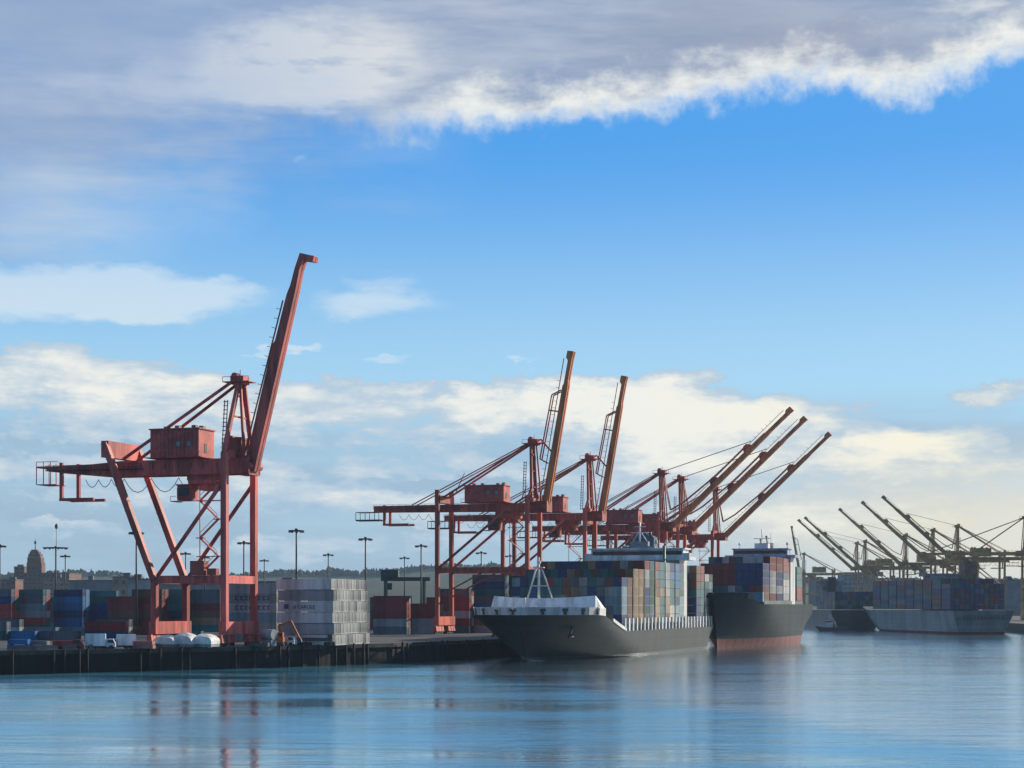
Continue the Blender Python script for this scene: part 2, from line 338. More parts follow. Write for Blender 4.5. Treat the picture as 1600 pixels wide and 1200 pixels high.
# fender piles, one object each
pm = MB(); pm.tube((0, 0, -3), (0, 0, 5.1), .32, 8); pm.tube((0, 0, 5.1), (0, 0, 5.45), .34, 8, .05); pme = pm.mesh('fender_pile', PILE)
def line_pts(pts, step):
    res = []; carry = 0
    for a, b in zip(pts, pts[1:]):
        L = (b - a).length; d = carry
        while d < L: res.append(a + (b - a) * (d / L)); d += step
        carry = d - L
    return res
k = 0
for q in line_pts(QE[1:6], 2.6):
    if random.random() < .3: continue
    q = q + Vector((random.uniform(-.6, .6), random.uniform(-.3, .1), 0))
    o = bpy.data.objects.new('fender_pile', pme); C.objects.link(o); o.location = (q.x + .65, q.y - .85, random.uniform(-.35, .1))
    tag(o, 'dark timber fender pile standing against the quay wall at the water', 'pile', 'fender piles along the quay wall')

# ------------------------------------------------------------------ ship-to-shore cranes
def crane(label, group, loc, rz, kind='A', M=RED, MH=REDL):
    if kind == 'A': M = REDA
    root = empty('gantry_crane', loc, rz); tag(root, label, 'crane', group)
    A = kind == 'A'
    G, Rr = (18.5, 15.7) if A else (32, 14)
    zp, g0, g1, za = (16, 41.3, 45.0, 65) if A else (21.7, 41.5, 44.3, 66 if kind == 'B' else 67.5)
    utop = -32 if A else -G; h = Rr / 2; lw = 1.45 if A else 1.35
    def b(name, mb, m=None, par=None): return mb.build(name, m or M, par or root)
    # legs
    for sy in (-1, 1):
        mb = MB(); mb.beam((0, sy * h, 3), (0, sy * h, g1 + 1), lw, lw)
        b('leg', mb)
        mb = MB(); mb.beam((-G, sy * h, 3), (-G, sy * h, zp), lw, lw)
        mb.beam((-G, sy * h, zp - .4), (utop, sy * h, 49), lw, lw)
        for q in range(8 if A else 0):     # step irons ladder on the landside leg
            t = q / 8; mb.box(utop * t - G * (1 - t) - 1.3, utop * t - G * (1 - t) - .6, sy * h - .2, sy * h + .2, zp + 33 * t, zp + 33 * t + .15)
        b('leg', mb)
        # portal beam across the gauge, and diagonal brace
        mb = MB(); mb.beam((-G + lw / 2, sy * h, zp), (-lw / 2, sy * h, zp), lw * .95, 1.9); b('portal_beam', mb)
        mb = MB()
        if A: mb.tube((-.3, sy * h, g0 - 2), (-G + .8, sy * h, zp + .9), .52, 8)
        else: mb.tube((-8, sy * h, g0), (-G + .8, sy * h, zp + 1), .45, 8)
        b('diagonal_brace', mb)
        if not A:
            mb = MB(); mb.tube((-G + .7, sy * h, 13), (-G / 2, sy * h, zp - .9), .28, 6); b('knee_brace', mb)
    for u in (0, -G):
        mb = MB(); mb.beam((u, -h + lw / 2, zp), (u, h - lw / 2, zp), lw * .9, 1.9); b('portal_beam', mb)
        mb = MB(); mb.box(u - .95, u + .95, -h - 1.2, h + 1.2, 3.0, 6.0); b('sill_beam', mb)
        for sy in (-1, 1):
            mb = MB()
            for dy in (-2.6, 0, 2.6):
                mb.prism([(u - .5, 2.9), (u + .5, 2.9), (u + .8, 1.0), (u - .8, 1.0)], sy * (h - 1) + dy - 1.1, sy * (h - 1) + dy + 1.1)
            bo = b('bogie', mb)
            for dy in (-3.3, -1.9, -.7, .7, 1.9, 3.3):
                w = MB(); w.tube((u - .25, sy * (h - 1) + dy, .62), (u + .25, sy * (h - 1) + dy, .62), .55, 10); b('wheel', w, STEEL, bo)
    # top cross beams
    mb = MB(); mb.box(utop - 1, utop + 1, -h, h, 45.6 if A else 44.6, 49.6 if A else 47.2); b('cross_beam', mb)
    mb = MB(); mb.box(-.9, .9, -h + .75, h - .75, g1, g1 + 1.6); b('cross_beam', mb)
    # main girder (twin box, trolley runs between) with cross ties and walkway
    ub = -51 if A else -57
    for sy in (-1, 1):
        mb = MB()
        if A: mb.prism([(4, g1), (4, g0), (-34, g0), (-50, g0 + 1.5), (ub, g0 + 1.7), (ub, g1 - .9), (-38, g1 - .6), (-30, g1)], sy * 2.6 - .6, sy * 2.6 + .6)
        else: mb.prism([(4, g1), (4, g0), (ub, g0 + .5), (ub, g1 - .2)], sy * 2.2 - .5, sy * 2.2 + .5)
        for q in range(16): mb.box(ub + 2 + q * 3.4, ub + 2.3 + q * 3.4, sy * 2.6 + (-.9 if sy < 0 else .62), sy * 2.6 + (-.62 if sy < 0 else .9), g0 + 1.6, g1 - .7)
        b('girder', mb)
    mb = MB()
    for q in range(8):
        u = ub + 1 + q * 7.3; mb.box(u, u + .8, -2.0, 2.0, g1 - 1.6, g1 - .8)
    mb.box(ub + .5, 2, -1.7, -1.5, g0 + 1.8, g0 + 2.2); mb.box(ub + .5, 2, 1.5, 1.7, g0 + 1.8, g0 + 2.2)
    b('trolley_rail', mb)
    mb = MB(); mb.box(ub + .3, -24, -4.2, -3.3, g0 + 1.6, g0 + 1.75)
    q = ub + .4
    while q < -24: mb.tube((q, -4.2, g0 + 1.7), (q, -4.2, g0 + 2.9), .05, 4); q += 2.4
    mb.tube((ub + .3, -4.2, g0 + 2.9), (-24, -4.2, g0 + 2.9), .05, 4); mb.tube((ub + .3, -4.2, g0 + 2.3), (-24, -4.2, g0 + 2.3), .04, 4)
    b('walkway', mb, STEEL)
    # tail platform and hanging maintenance frame
    mb = MB()
    if A:
        mb.box(ub - 3, ub + 1, -3, 3, g1 - 1.2, g1 - .8); mb.box(ub - 3, ub + 2, -2.8, 2.8, g0 - 1.7, g0 - 1.5)
        for u in (ub - 3, ub - 1, ub + 1):
            for y in (-2.9, 2.9): mb.tube((u, y, g0 - 1.6), (u, y, g1 + .3), .12, 5)
        mb.tube((ub - 3, -2.9, g1 + .3), (ub + 3, -2.9, g1 + .3), .08, 4)
    else:
        mb.box(ub - 7, ub + 2, -2, 2, g0 - 2.5, g0 - 2.0); mb.box(ub - 7, ub + .1, -2.2, 2.2, g0 + .4, g0 + .6)
        for u in (ub - 7, ub - 3.5, ub): mb.tube((u, -2, g0 - 2.3), (u, -2, g0 + .5), .12, 5); mb.tube((u, 2, g0 - 2.3), (u, 2, g0 + .5), .12, 5)
    b('tail_platform', mb, STEEL if not A else M)
    mb = MB()
    u1 = ub + 4; zz = g0 - (5.4 if A else 3.9)
    mb.beam((u1, -2.7, g1), (u1, -2.7, zz), .8, .8); mb.beam((u1 + (1.5 if A else .01), 2.7, g1), (u1 + (1.5 if A else .01), 2.7, zz), .8, .8)
    mb.beam((u1 - .5, -2.7, zz), (u1 + 9, -2.7, zz), .7, .7); mb.beam((u1 - .5, 2.7, zz), (u1 + 9, 2.7, zz), .7, .7); mb.beam((u1, -2.4, zz - .01), (u1, 2.4, zz - .01), .5, .5)
    b('hanging_frame', mb)
    # festoon cable
    mb = MB(); u = ub + 7
    while u < -14:
        L = 3.6 if (u < ub + 16) else 7.5
        pts = [(u + L * t / 6, 3.6, g0 - .2 - (1.9 if L < 5 else 3.4) * (1 - (t / 3 - 1) ** 2)) for t in range(7)]
        mb.line(pts, .09 if A else .07, 4); u += L
    b('festoon_cable', mb, STEEL)
    # machine house with roof gear
    hu0, hu1 = (-21.8, -8.8) if A else (-23.5, -9.5); hz0, hz1 = g1 + .6, g1 + (7.2 if A else 6.0); hy = 4 if A else 3.4
    mb = MB(); mb.box(hu0, hu1, -hy, hy, hz0, hz1); mb.box(hu0 - .3, hu1 + .3, -hy - .3, hy + .3, hz1, hz1 + .3)
    for q in range(12): mb.box(hu0 + .6 + q * 1.05, hu0 + .75 + q * 1.05, -hy - .12, -hy, hz0 + .2, hz1 - .1)
    mh = b('machine_house', mb, MH)
    mb = MB(); mb.box(hu1, hu1 + .08, -1.2, .2, hz0 + 1.0, hz0 + 3.2); b('door', mb, STEEL, mh)
    mb = MB(); mb.box(hu1 - 6, hu1 - 5, -hy - .14, -hy - .02, hz0 + 2.5, hz0 + 3.6); mb.box(hu1 - 3, hu1 - 2, -hy - .14, -hy - .02, hz0 + 2.5, hz0 + 3.6); b('louvre', mb, GREYP, mh)
    for u in (hu0 + 2, hu0 + 5, hu1 - 3.5, hu1 - 1.5):
        mb = MB(); mb.box(u, u + 1.1, -1, .4, hz1 + .3, hz1 + .9 + random.random() * .4); b('roof_vent', mb, GREYP, mh)
    mb = MB(); mb.box(hu0 - 1, hu1 + 1, -hy - 1, hy + 1, g1 + .35, g1 + .55)
    q = hu0 - 1
    while q <= hu1 + 1: mb.tube((q, -hy - 1, g1 + .5), (q, -hy - 1, g1 + 1.6), .05, 4); q += 1.9
    mb.tube((hu0 - 1, -hy - 1, g1 + 1.6), (hu1 + 1, -hy - 1, g1 + 1.6), .05, 4); b('platform', mb)
    # trolley and cab
    mb = MB(); mb.box(-13, -4, -2, 2, g0 - 1.3, g0 + .9); mb.box(-12, -5, -3.4, 3.4, g0 - 2.2, g0 - 1.3); mb.box(-9.5, -5.5, -2.6, 2.6, g0 - 3.8, g0 - 2.2); tr = b('trolley', mb)
    mb = MB(); mb.box(-15.5, -11.5, -2.2, 1.2, g0 - 6.2, g0 - 2.5); mb.box(-15.8, -11.2, -2.5, 1.5, g0 - 2.5, g0 - 2.2); cb = b('operator_cab', mb)
    mb = MB(); mb.box(-15.7, -15.51, -2.0, 1.0, g0 - 5.6, g0 - 3.0); mb.box(-15.2, -12.5, -2.3, -2.21, g0 - 5, g0 - 3.2); b('window', mb, GLASS, cb)
    mb = MB(); mb.box(-17.2, -15.8, -2.4, 1.4, g0 - 6.4, g0 - 6.2); mb.tube((-17.2, -2.4, g0 - 6.3), (-17.2, -2.4, g0 - 5.1), .06, 4); mb.tube((-17.2, -2.4, g0 - 5.1), (-15.8, -2.4, g0 - 5.1), .06, 4); b('cab_balcony', mb, STEEL, cb)
    # apex frame
    mb = MB(); at_ = 1.2
    for sy in (-1, 1):
        if A:
            mb.beam((-.3, sy * (h - .2), g1 + 1), (.4, sy * at_, za - 1.6), .9, .9)
            mb.beam((2.4, sy * 2.4, g1 + 1.2), (.8, sy * at_, za - 1.6), .6, .6)
        else:
            mb.beam((0, sy * 2.4, g1 + .8), (-.6, sy * at_, za - 1.6), .8, .8); mb.beam((2.0, sy * 2.2, g1 + .8), (.6, sy * at_, za - 1.6), .45, .45)
            mb.beam((0, sy * h, g1 + .8), (0, sy * 2.4, g1 + 5), .7, .7)
    for t in (.25, .5, .75):
        z = g1 + (za - g1) * t; w = (h if A else 2.4) * (1 - t) + at_ * t; mb.beam((0, -w, z), (0, w, z), .4, .4)
    b('apex_frame', mb)
    mb = MB(); mb.box(-1.6, 1.8, -1.7, 1.7, za - 2.2, za - .2); mb.box(-3.4, 3.4, -2.2, 2.2, za - 1.7, za - 1.5)
    for u in (-3.4, -1.2, 1.2, 3.4): mb.tube((u, -2.2, za - 1.6), (u, -2.2, za - .4), .07, 4)
    mb.tube((-3.4, -2.2, za - .4), (3.4, -2.2, za - .4), .06, 4); mb.tube((.2, 0, za - .3), (.2, 0, za + 1.4), .1, 5)
    for y in (-.9, 0, .9): mb.tube((-.9, y - .2, za - .1), (-.9, y + .2, za - .1), .8, 10)
    b('apex_head', mb)
    mb = MB()      # ladder tower beside the apex frame
    mb.beam((-1.9, -h * .5, g1 + 1), (-1.9, -h * .5 + 1.5, g1 + 14), .18, .18); mb.beam((-2.7, -h * .5, g1 + 1), (-2.7, -h * .5 + 1.5, g1 + 14), .18, .18)
    for q in range(13): mb.box(-2.8, -1.8, -h * .5 - .3 + q * .11, -h * .5 + .3 + q * .11, g1 + 1.5 + q, g1 + 1.65 + q)
    b('ladder', mb, STEEL)
    # backstays
    for sy in (-1, 1):
        mb = MB()
        if A: mb.tube((-.6, sy * 1.7, za - 1.3), (-29.5, sy * 3.4, g1 + .4), .42, 8)
        else: mb.tube((-.6, sy * 1.3, za - 1.3), (-G + .4, sy * 2.6, 46.6), .36, 8)
        b('backstay', mb)
        if not A:
            mb = MB(); mb.tube((-.6, sy * 1.3, za - 1.0), (-43, sy * 2.2, g1), .2, 6)
            if sy < 0: mb.tube((-24, -1.8, 55), (-27, -2.1, 48.5), .14, 5)
            b('tail_stay', mb)
    # boom
    BL, BA = {'A': (49, R(75.5)), 'B': (52, R(80)), 'C': (70, R(43.5)), 'D': (66, R(42)), 'F': (62, R(0))}[kind]
    hu, hz = (3.6, g0 + 1.8) if A else (4.4, g0 + 1.4)
    ca, sa = math.cos(BA), math.sin(BA)
    def BP(l, t, y=0): return (hu + l * ca - t * sa, y, hz + l * sa + t * ca)
    if A: prof = [(-1, -1.4), (BL * .86, -1.2), (BL, -.4), (BL + 1.6, -1.2), (BL + 1.9, -4.0), (BL + .4, -4.0), (BL + .5, -.2)]
    if A: tops = [(BL + 2.8, -3.6), (BL + 2.8, .2), (BL - 1, .6), (BL - 5, .7), (BL - 7.5, 1.1), (BL * .62, 1.3), (BL * .60, 1.7), (BL * .3, 1.7), (-1, 1.5)]; bots = [(-1, -1.2), (BL - 6, -.9), (BL - 1, -.7), (BL + 1.3, -.9), (BL + 1.5, -3.6)]
    else: tops = [(BL + .8, -.9), (BL + .8, 1.3), (BL - 1.5, 1.4), (BL - 2.5, .6), (BL * .8, .7), (BL * .79, 1.0), (-1, 1.3)]; bots = [(-1, -1.1), (BL * .8, -.8), (BL * .83, -.6), (BL - 1, -.7)]
    wv = 1.35 if A else 1.4
    for sy in (-1, 1):
        mb = MB(); pl = [(BP(l, t)[0], BP(l, t)[2]) for l, t in bots + tops]
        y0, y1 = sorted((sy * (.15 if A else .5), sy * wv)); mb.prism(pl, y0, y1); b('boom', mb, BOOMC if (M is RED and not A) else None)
    mb = MB(); q = 2
    while q < BL - 2: mb.beam(BP(q, .2, -.6), BP(q, .2, .6), .5, .5); q += 5
    b('boom_tie', mb)
    mb = MB(); mb.beam(BP(0, 2.1 if A else 1.9, -wv - .5), BP(BL - 9 if A else BL - 2, 1.4 if A else 1.9, -wv - .5), .6, .12)
    q = 1
    while q < BL - 9:
        o1 = 2.1 - .8 * q / BL if A else 1.9; mb.tube(BP(q, o1, -wv - .7), BP(q, o1 + 1.0, -wv - .7), .07, 4); q += 2.3
    b('boom_walkway', mb, M)
    if kind == 'B':
        mb = MB(); mb.line([BP(BL * .76, 1.2, -1.2), BP(BL * .72, 4.2, -1.2), BP(BL * .30, 4.6, -1.2), BP(BL * .28, 1.4, -1.2)], .24, 6)
        mb.line([BP(BL * .76, 1.2, 1.2), BP(BL * .72, 4.2, 1.2), BP(BL * .30, 4.6, 1.2)], .24, 6); mb.tube(BP(BL * .62, 1.2, -1), BP(BL * .62, 4.2, -1), .25, 5)
        b('folded_forestay', mb)
        mb = MB(); mb.line([(0, 0, za - 1), (2.6, 0, za - .3), BP(BL * .36, 1.4)], .3, 6); b('boom_latch', mb)
    if kind in 'CD':
        for fr in (.38, .66):
            mb = MB(); mb.prism([(BP(BL * fr - 2.2, 1.3)[0], BP(BL * fr - 2.2, 1.3)[2]), (BP(BL * fr + 2.2, 1.3)[0], BP(BL * fr + 2.2, 1.3)[2]), (BP(BL * fr + .9, 3.0)[0], BP(BL * fr + .9, 3.0)[2]), (BP(BL * fr - .9, 3.0)[0], BP(BL * fr - .9, 3.0)[2])], -1.4, 1.4); b('stay_bracket', mb)
        for sy in (-1, 1):
            mb = MB(); mb.line([BP(BL * .66, 2.6, sy), BP(BL * .5, 2.6, sy), BP(BL * .38, 2.8, sy)], .2, 5); mb.line([BP(BL * .38, 2.8, sy), BP(BL * .16, 4.2, sy), (3.8, sy, g1 + 6), (.8, sy, za - 1.8)], .2, 5); b('folded_forestay', mb)
        mb = MB(); mb.tube((1, .6, za - .6), BP(BL * .7, 2.6, .6), .08, 4); mb.tube((1, -.6, za - .6), BP(BL * .7, 2.6, -.6), .08, 4); b('hoist_rope', mb, STEEL)
    if kind == 'F':
        for sy in (-1, 1):
            mb = MB(); mb.tube((.6, sy, za - 1), BP(BL * .45, 1.4, sy), .3, 6); mb.tube((.6, sy, za - 1), BP(BL * .9, 1.4, sy), .3, 6); b('forestay', mb)
    # hinge and stairs
    mb = MB(); mb.box(hu - 3.2, hu + (.4 if A else 1.2), -3.0, 3.0, g0 - .3, g1 + .6); mb.tube((hu, -3.8, hz), (hu, 3.8, hz), .9, 10)
    if A: mb.box(-2.6, 1.6, -3.0, 3.0, g1 + .7, g1 + 5.0)
    b('boom_hinge', mb)
    mb = MB(); z = zp + 1.2; yy = -h + .2; ux = -1.2 if A else -.9; side = 1
    while z < g0 - 4:
        a = (ux - (5.2 if side > 0 else .6), yy, z); c = (ux - (.6 if side > 0 else 5.2), yy, z + 4.2)
        mb.beam(a, c, .9, .22); mb.beam((a[0], yy - .5, a[2] + 1), (c[0], yy - .5, c[2] + 1), .1, .1)
        mb.box(min(a[0], c[0]) - .8, max(a[0], c[0]) + .8 if side else 0, yy - .6, yy + .6, z + 4.15, z + 4.35) if int(z * 3) % 2 else mb.box(c[0] - 1, c[0] + 1, yy - .6, yy + .6, z + 4.15, z + 4.35)
        z += 4.4; side = -side
    mb.tube((ux - 5.4, yy, zp + .8), (ux - 5.4, yy, g0 - 4), .12, 5)
    b('stairway', mb)
    if A:
        mb = MB(); mb.box(-8.5, -4.8, -h - 1.2, -h + 1.2, zp + 1.0, zp + 4.4); mb.box(-4.2, -1.8, -h - .9, -h + .9, zp + 1.0, zp + 2.6); b('electrical_house', mb, MH)
    return root
def place(px, s): X, D = at(px, s); return (X, D, QZ)
def rail_center(px_near, s, Rr):
    X, D = at(px_near, s); return (X + U.x * Rr / 2, D + U.y * Rr / 2, QZ)
GR = 'orange red quay cranes on the near terminal'
RZ = -TH
cr1 = crane('largest and nearest red quay crane, standing alone on four legs, its thick boom raised', GR, rail_center(351, 6.62, 15.7), RZ, 'A')
cr2 = crane('red quay crane with a nearly upright thin boom, larger of the two', GR, rail_center(824, 4.68, 14), RZ, 'B')
def crane_copy(src, px, s, label, group, Rr=14, rz=RZ, loc=None):
    c = copy_tree(src); c.location = loc or rail_center(px, s, Rr); c.rotation_euler.z = rz; tag(c, label, 'crane', group); return c
crane_copy(cr2, 914, 4.22, 'red quay crane with a nearly upright thin boom, smaller of the two', GR)
cr4 = crane('red quay crane with a half raised boom, left and highest of the three slanting booms', GR, rail_center(1028, 3.70, 14), RZ, 'C')
crane_copy(cr4, 1059, 3.53, 'red quay crane with a half raised boom, middle one of the three slanting booms', GR)
crane_copy(cr4, 1113, 3.24, 'red quay crane with a half raised boom, right and lowest of the three slanting booms', GR)
GF = 'grey green quay cranes on the far terminal'
def floc(px, s): X, D = at(px, s); return (X, D, QZ)
f1 = crane('grey green far quay crane with slanting boom, rightmost of the raised booms', GF, floc(1496, 2.18), math.pi, 'D', FARC, FARC)
for px, s, lb in ((1458, 2.07, 'grey green far quay crane with slanting boom, second raised boom from the right'), (1415, 1.93, 'grey green far quay crane with slanting boom, third raised boom from the right'),
                  (1352, 1.76, 'grey green far quay crane with slanting boom, right one of the close pair of booms'), (1339, 1.71, 'grey green far quay crane with slanting boom, left one of the close pair of booms')):
    crane_copy(f1, 0, 0, lb, GF, rz=math.pi, loc=floc(px, s))
crane('grey green far quay crane at the right edge with its boom lowered level', GF, floc(1602, 2.42), math.pi, 'F', FARC, FARC)
fb = crane('distant quay crane with a nearly upright boom behind the dark ship', GF, floc(1256, 1.45), math.pi, 'B', FARC, FARC)
crane_copy(fb, 0, 0, 'tiny distant upright crane boom above the second ship, left of the pair', GF, rz=math.pi, loc=floc(1204, 1.22))
crane_copy(fb, 0, 0, 'tiny distant upright crane boom above the second ship, right of a close pair', GF, rz=math.pi, loc=floc(1214, 1.27))
crane_copy(f1, 0, 0, 'tiny distant crane with a slanting boom above the second ship', GF, rz=math.pi, loc=floc(1222, 1.05))

# ------------------------------------------------------------------ containers
BOXES = []     # every visible container: position, rotation, length, colour name, label
def cbox(x, y, z, rz, L, col, label, area_bias=1): BOXES.append((x, y, z, rz, L, col, label))
ORD = 'bottom second third fourth fifth sixth seventh eighth ninth tenth eleventh twelfth thirteenth fourteenth fifteenth sixteenth'.split()
ORDN = ['first'] + ORD[1:]
def tier_w(k, n): return 'top' if k == n - 1 else ('bottom' if k == 0 else ORD[k] + ' up')
def cmesh(L, Wd=2.44, H=2.59):
    mb = MB(); a, w, t = L / 2, Wd / 2, .07
    mb.box(-a + t, a - t, -w + t, w - t, t, H - t)
    for sx in (-1, 1):
        for sy in (-1, 1):
            x0, x1 = sorted((sx * a, sx * (a - .22))); y0, y1 = sorted((sy * w, sy * (w - .22))); mb.box(x0, x1, y0, y1, 0, H)
    for sy in (-1, 1):
        y0, y1 = sorted((sy * w, sy * (w - .12)))
        for z0, z1 in ((.002, .2), (H - .16, H - .002)): mb.box(-a + .22, a - .22, y0 + .002, y1 - .002, z0, z1)
        n = int(L / .9)
        for q in range(n):                       # corrugations
            x = -a + .5 + q * (L - 1) / n; mb.box(x, x + .42, *sorted((sy * (w - .02), sy * (w - .09))), .2, H - .16)
    for sx in (-1, 1):
        x0, x1 = sorted((sx * a, sx * (a - .12)))
        for z0, z1 in ((.002, .2), (H - .16, H - .002)): mb.box(x0 + .002, x1 - .002, -w + .22, w - .22, z0, z1)
        for y in (-.75, -.35, .35, .75): mb.tube((sx * (a - .03), y, .2), (sx * (a - .03), y, H - .2), .03, 4)
    return mb
_cm = {}
def cont_obj(x, y, z, rz, L, col, label):
    k = (L, col)
    if k not in _cm: _cm[k] = cmesh(L).mesh('shipping_container', CAR[col])
    o = bpy.data.objects.new('shipping_container', _cm[k]); C.objects.link(o); o.location = (x, y, z); o.rotation_euler.z = rz
    return tag(o, label, 'container', 'shipping containers stacked on ships and quay')
def ship_cargo(stem, th, bays, ncol, wname, pal, pick=None, z0=9.6, Ls=12.19, gap=.06, sidecol=None):
    """bays: list of (t of the bay's front end, tiers). Outer shell only: the front of each step and both outer columns."""
    u = Vector((math.sin(th), math.cos(th), 0)); p = Vector((math.cos(th), -math.sin(th), 0)); rz = math.pi / 2 - th; inner = []
    for bi, (t, n) in enumerate(bays):
        prev = bays[bi - 1][1] if bi and t - bays[bi - 1][0] < 15.5 else 0
        for c in range(ncol):
            off = (c - (ncol - 1) / 2) * 2.52; nn = n
            run = random.choice(pal)
            for k in range(nn):
                if random.random() < .62: run = random.choice(pal)
                col = run
                if pick and (bi, c, k) in pick: col = pick[(bi, c, k)]
                q = Vector((stem[0], stem[1], 0)) + u * (t + Ls / 2) + p * off; z = z0 + k * 2.65
                if prev and k < prev and 0 < c < ncol - 1:
                    continue
                cs = 'right outer side' if c == ncol - 1 else ('left outer side' if c == 0 else None)
                if c == ncol - 1: lb = f'{col} container, {tier_w(k, nn)}, right side of {ORDN[bi]} bay, {wname}'
                else: lb = f'{col} container, {tier_w(k, nn)}, {ORDN[c]} column from left, {ORDN[bi]} bay, {wname}'
                if k == nn - 1 or k >= prev or c in (0, ncol - 1): BOXES.append((q.x, q.y, z, rz, Ls, col, lb))
PAL1 = ['navy blue', 'teal', 'slate grey', 'teal', 'brown', 'dark red', 'slate grey', 'dark green', 'pale blue', 'bright blue', 'tan', 'light grey', 'navy blue', 'teal']
S1 = (3.75, 502)
pk = {(b_, 12, k): c_ for b_, c_ in ((1, 'brown'), (2, 'tan'), (3, 'tan')) for k in range(6)}
pk.update({(0, 12, k): 'pale blue' for k in range(1, 4)}); pk.update({(9, 12, k): 'white' for k in (0, 1)}); pk.update({(8, 12, k): 'light grey' for k in (3, 4, 5, 6)}); pk.update({(6, 12, k): 'brown' for k in (3, 4)}); pk.update({(14, 12, k): 'white' for k in (2, 5)})
B1 = [(t0 + d, n) for t0, n in [(38, 5), (51.4, 6), (64.8, 7), (78.2, 7), (91.6, 7), (105, 7), (136, 7), (149.4, 6)] for d in (0, 6.25)]
ship_cargo(S1, TH, B1, 13, 'the nearest ship', PAL1, pk, Ls=6.06)
S2 = (70.5, 648); TH2 = R(18.5)
PAL2 = ['dark red', 'navy blue', 'slate grey', 'teal', 'light grey', 'dark red', 'white', 'navy blue', 'brown']
pk2 = {(0, c, k): ('dark red' if c < 5 else 'navy blue') for c in range(9) for k in range(2, 5)}
ship_cargo(S2, TH2, [(24, 5), (37.4, 6), (50.8, 6), (64.2, 6), (93, 5)], 9, 'the second ship', PAL2, pk2, z0=16.6)
# yard stacks: photo column of the left end, scale, tiers, colours bottom to top
def yard(px, s, n, cols, lab, rows=1, rz=RZ, L=12.19, W2=2.5, base=QZ + .05, dz=2.6, jit=0.0):
    X, D = at(px, s); ax = Vector((math.cos(rz), math.sin(rz), 0)); ay = Vector((-math.sin(rz), math.cos(rz), 0))
    for r in range(rows):
        for k in range(n):
            col = cols[k % len(cols)] if r == 0 else random.choice(cols)
            if jit: rj = random.Random(k * 31 + 5); jx = rj.uniform(-jit, jit) - .12 * k
            else: jx = 0
            q = Vector((X, D, 0)) + ax * (L / 2 + jx) + ay * (r * W2 + 1.22)
            if 0 < r < rows - 1 and k < n - 1 and L < 14: pass
            w = '' if r == 0 else f', {ORDN[r]} row back'
            BOXES.append((q.x, q.y, base + k * dz, rz, L, col, f'{col} container, {tier_w(k, n)} of {lab}{w}'))
yd = [(-28, 4.3, 6, ['dark green', 'dark green', 'red', 'red', 'navy blue', 'slate grey'], 'stack at the left edge'),
      (22, 4.25, 6, ['teal', 'red', 'light grey', 'pale blue', 'slate grey', 'teal'], 'stack under the brown tower'),
      (84, 4.2, 6, ['bright blue', 'bright blue', 'navy blue', 'bright blue', 'bright blue', 'navy blue'], 'blue stack'),
      (133, 4.15, 5, ['slate grey', 'navy blue', 'navy blue', 'navy blue', 'dark green'], 'stack right of the blue stack'),
      (168, 4.3, 5, ['brown', 'dark red', 'brown', 'dark red', 'dark red'], 'stack left of first crane leg'),
      (206, 4.3, 6, ['dark red', 'dark red', 'brown', 'dark red', 'dark red', 'brown'], 'stack behind first crane leg'),
      (245, 4.25, 6, ['bright blue', 'dark red', 'navy blue', 'teal', 'teal', 'teal'], 'stack between landside crane legs'),
      (297, 4.25, 6, ['teal', 'tan', 'brown', 'dark red', 'slate grey', 'slate grey'], 'stack inside the first crane portal'),
      (583, 4.6, 5, ['slate grey', 'light grey', 'dark red', 'dark red', 'dark red'], 'stack right of the white reefers'),
      (634, 4.5, 4, ['light grey', 'light grey', 'dark red', 'dark red'], 'stack left of the second crane'),
      (682, 4.45, 6, ['slate grey', 'dark red', 'light grey', 'dark red', 'dark red', 'slate grey'], 'stack behind the second crane leg'),
      (722, 4.4, 5, ['light grey', 'orange', 'navy blue', 'bright blue', 'slate grey'], 'stack between second crane and bow'),
      (786, 4.15, 8, ['teal', 'navy blue', 'slate grey', 'teal', 'navy blue', 'dark green', 'navy blue', 'teal'], 'tall stack behind the foremast'),
      (738, 4.35, 8, ['slate grey', 'navy blue', 'teal', 'navy blue', 'slate grey', 'teal', 'navy blue'], 'stack behind the nearest bow')]
for a in yd: yard(*a, rows=2)
DK = ['navy blue', 'dark red', 'slate grey', 'teal', 'brown', 'dark green', 'navy blue', 'dark red', 'bright blue']
for i_ in range(9):
    yard(-44 + i_ * 46, 3.85, random.choice((5, 6, 6)), [random.choice(DK) for _ in range(6)], f'{ORDN[i_]} stack of rear row, left yard')
for i_ in range(5):
    yard(578 + i_ * 44, 3.9, random.choice((4, 5)), [random.choice(DK) for _ in range(6)], f'{ORDN[i_]} stack of rear row, middle yard')
for i_, px_ in enumerate((-52, -8, 58, 132, 250)):
    yard(px_, 5.55, (2, 1, 1, 2, 1)[i_], [('teal', 'bright blue', 'slate grey', 'navy blue', 'teal')[i_], ('slate grey', 'red', 'white', 'dark red', 'teal')[i_]], f'{ORDN[i_]} foremost low stack on left quay', rz=R(-12))
for i_, px_ in enumerate((-20, 36, 92, 150, 206)):
    yard(px_, 4.75, 1 + (i_ in (0, 3)), [('light grey', 'pale blue', 'slate grey', 'light grey', 'dark red')[i_], 'slate grey'], f'{ORDN[i_]} low stack at front of left yard')
# white refrigerated stacks of long containers
yard(437, 6.32, 6, ['white', 'light grey', 'white', 'white', 'light grey', 'white'], 'long pale stack with lit ends', rows=10, L=14.6, rz=R(-15), dz=2.74, jit=.5)
for q in range(10):
    pass
yard(356, 5.75, 6, ['light grey', 'light grey', 'pale blue', 'light grey', 'light grey', 'light grey'], 'pale stack through first crane', rows=3, L=13.7, rz=R(-10))
